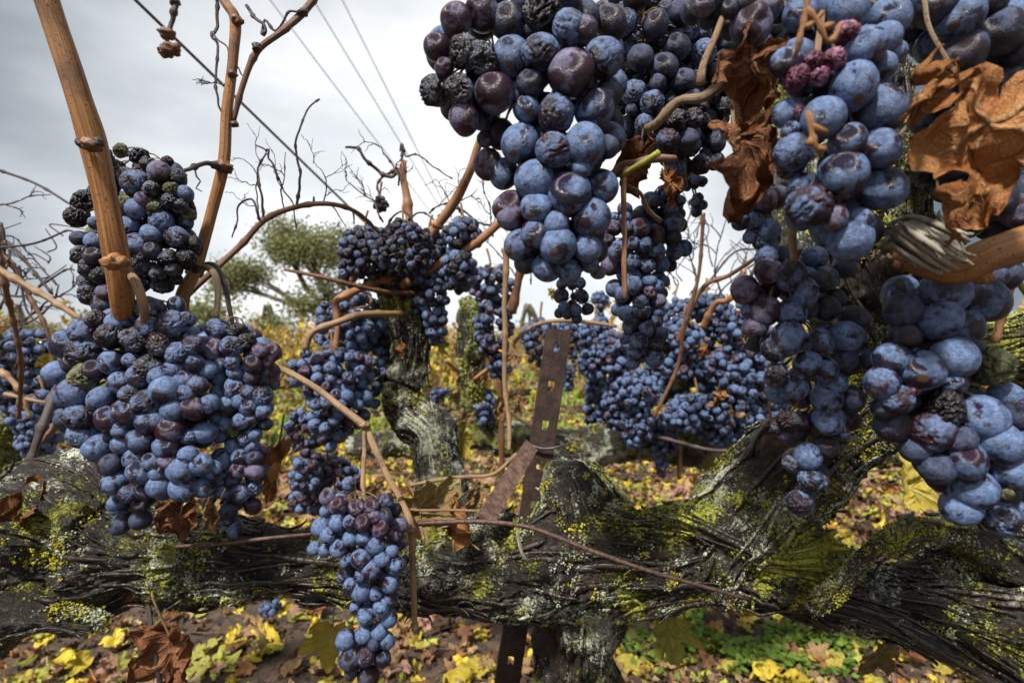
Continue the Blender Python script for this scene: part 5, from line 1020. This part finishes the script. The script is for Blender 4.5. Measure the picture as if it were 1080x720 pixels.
for i in range(3):
    if not used[i]:
        for ch in list(protos[i].children): bpy.data.objects.remove(ch)
        bpy.data.objects.remove(protos[i])

# ---------------------------------------------------------------- oak standing beyond the vineyard, and a low line of trees
def oak(px, ybase, d, lobes, label, seed, leafn=9000, size=.16, trunk_px=9):
    rg = np.random.default_rng(seed); root = empty('oak_tree', (P(px, 0, d)[0], d, 0), label, 'tree')
    tb = MB(); b0 = np.array((P(px, 0, d)[0], d, 0.)); fork = P(px-3, ybase-40, d)
    tube(tb, [b0, b0*.6+fork*.4+(.2, 0, 0), fork], [trunk_px*d/FPX]*2+[trunk_px*.8*d/FPX], .3, 10, lump=(.15, .4)); tb.build('trunk', WOODD, root)
    ld = MB(); lb = MB()
    for (cx, cy, rx, ry, wgt) in lobes:
        c = P(cx, cy, d); m_ = (fork+c)/2+rg.normal(size=3)*.3; tube(lb, [fork, m_, c], [4.0*d/FPX, 2.4*d/FPX, .9*d/FPX], .4, 7, (.12, .8), None, seed)
        tips = []
        for k in range(max(6, int(14*wgt))):
            w = rg.normal(size=3); w /= np.linalg.norm(w); w *= rg.uniform(.5, 1); e = c+w*np.array((rx, (rx+ry)/2, ry))*d/FPX
            tube(lb, [m_ if k % 3 == 0 else c, (c+e)/2+rg.normal(size=3)*.12, e], [1.1*d/FPX, .8*d/FPX, .35*d/FPX], .4, 5, (.06, .4)); tips.append(e); tips.append((c+e)/2+rg.normal(size=3)*.2)
        n = int(leafn*wgt/sum(l[4] for l in lobes))
        tt = np.array(tips)[rg.integers(len(tips), size=n)]+rg.normal(size=(n, 3))*size*1.9*np.array((1, 1, .6))
        for q in tt:
            u = rg.normal(size=3); u /= np.linalg.norm(u); w = np.cross(u, rg.normal(size=3)); w /= np.linalg.norm(w); s = size*rg.uniform(.35, .9)
            ld.add([q-u*s*.5, q+w*s*.3, q+u*s*.6, q-w*s*.3], [(0, 1, 2, 3)], c=np.array((.22, .23, .10))*rg.uniform(.6, 1.5))
    lb.build('limbs', WOODD, root); cr = ld.build('crown', TREEL, root, smooth=False)
oak(372, 372, 26, [(325, 262, 30, 20, 1.5), (300, 262, 20, 14, .6), (352, 268, 14, 16, .5), (262, 288, 24, 12, .8), (240, 300, 18, 10, .5), (322, 322, 20, 12, .6), (345, 300, 16, 10, .3), (358, 250, 14, 4, .2), (300, 242, 16, 5, .3)], 'olive green oak with an open crown standing beyond the vineyard at left', 5, 15000, .26)
TL = [(215, 330, 14, 8), (285, 345, 16, 8), (120, 345, 30, 12), (20, 348, 30, 12), (560, 352, 24, 7), (700, 350, 30, 9), (880, 348, 30, 12), (1020, 345, 30, 14)]
NM = ['behind the large left bunch', 'below the open oak crown', 'behind the lower left canes', 'at the far left edge', 'behind the stake top', 'behind the middle bunch', 'behind the mossy upright wood', 'at the far right edge']
for i, (x, y, rx, ry) in enumerate(TL): oak(x, 362, 60+5*i, [(x-rx*.5, y, rx*.7, ry, 1), (x+rx*.5, y+2, rx*.7, ry*.8, 1)], f'small distant round tree on the horizon {NM[i]}', 30+i, 1600, .7, 2)
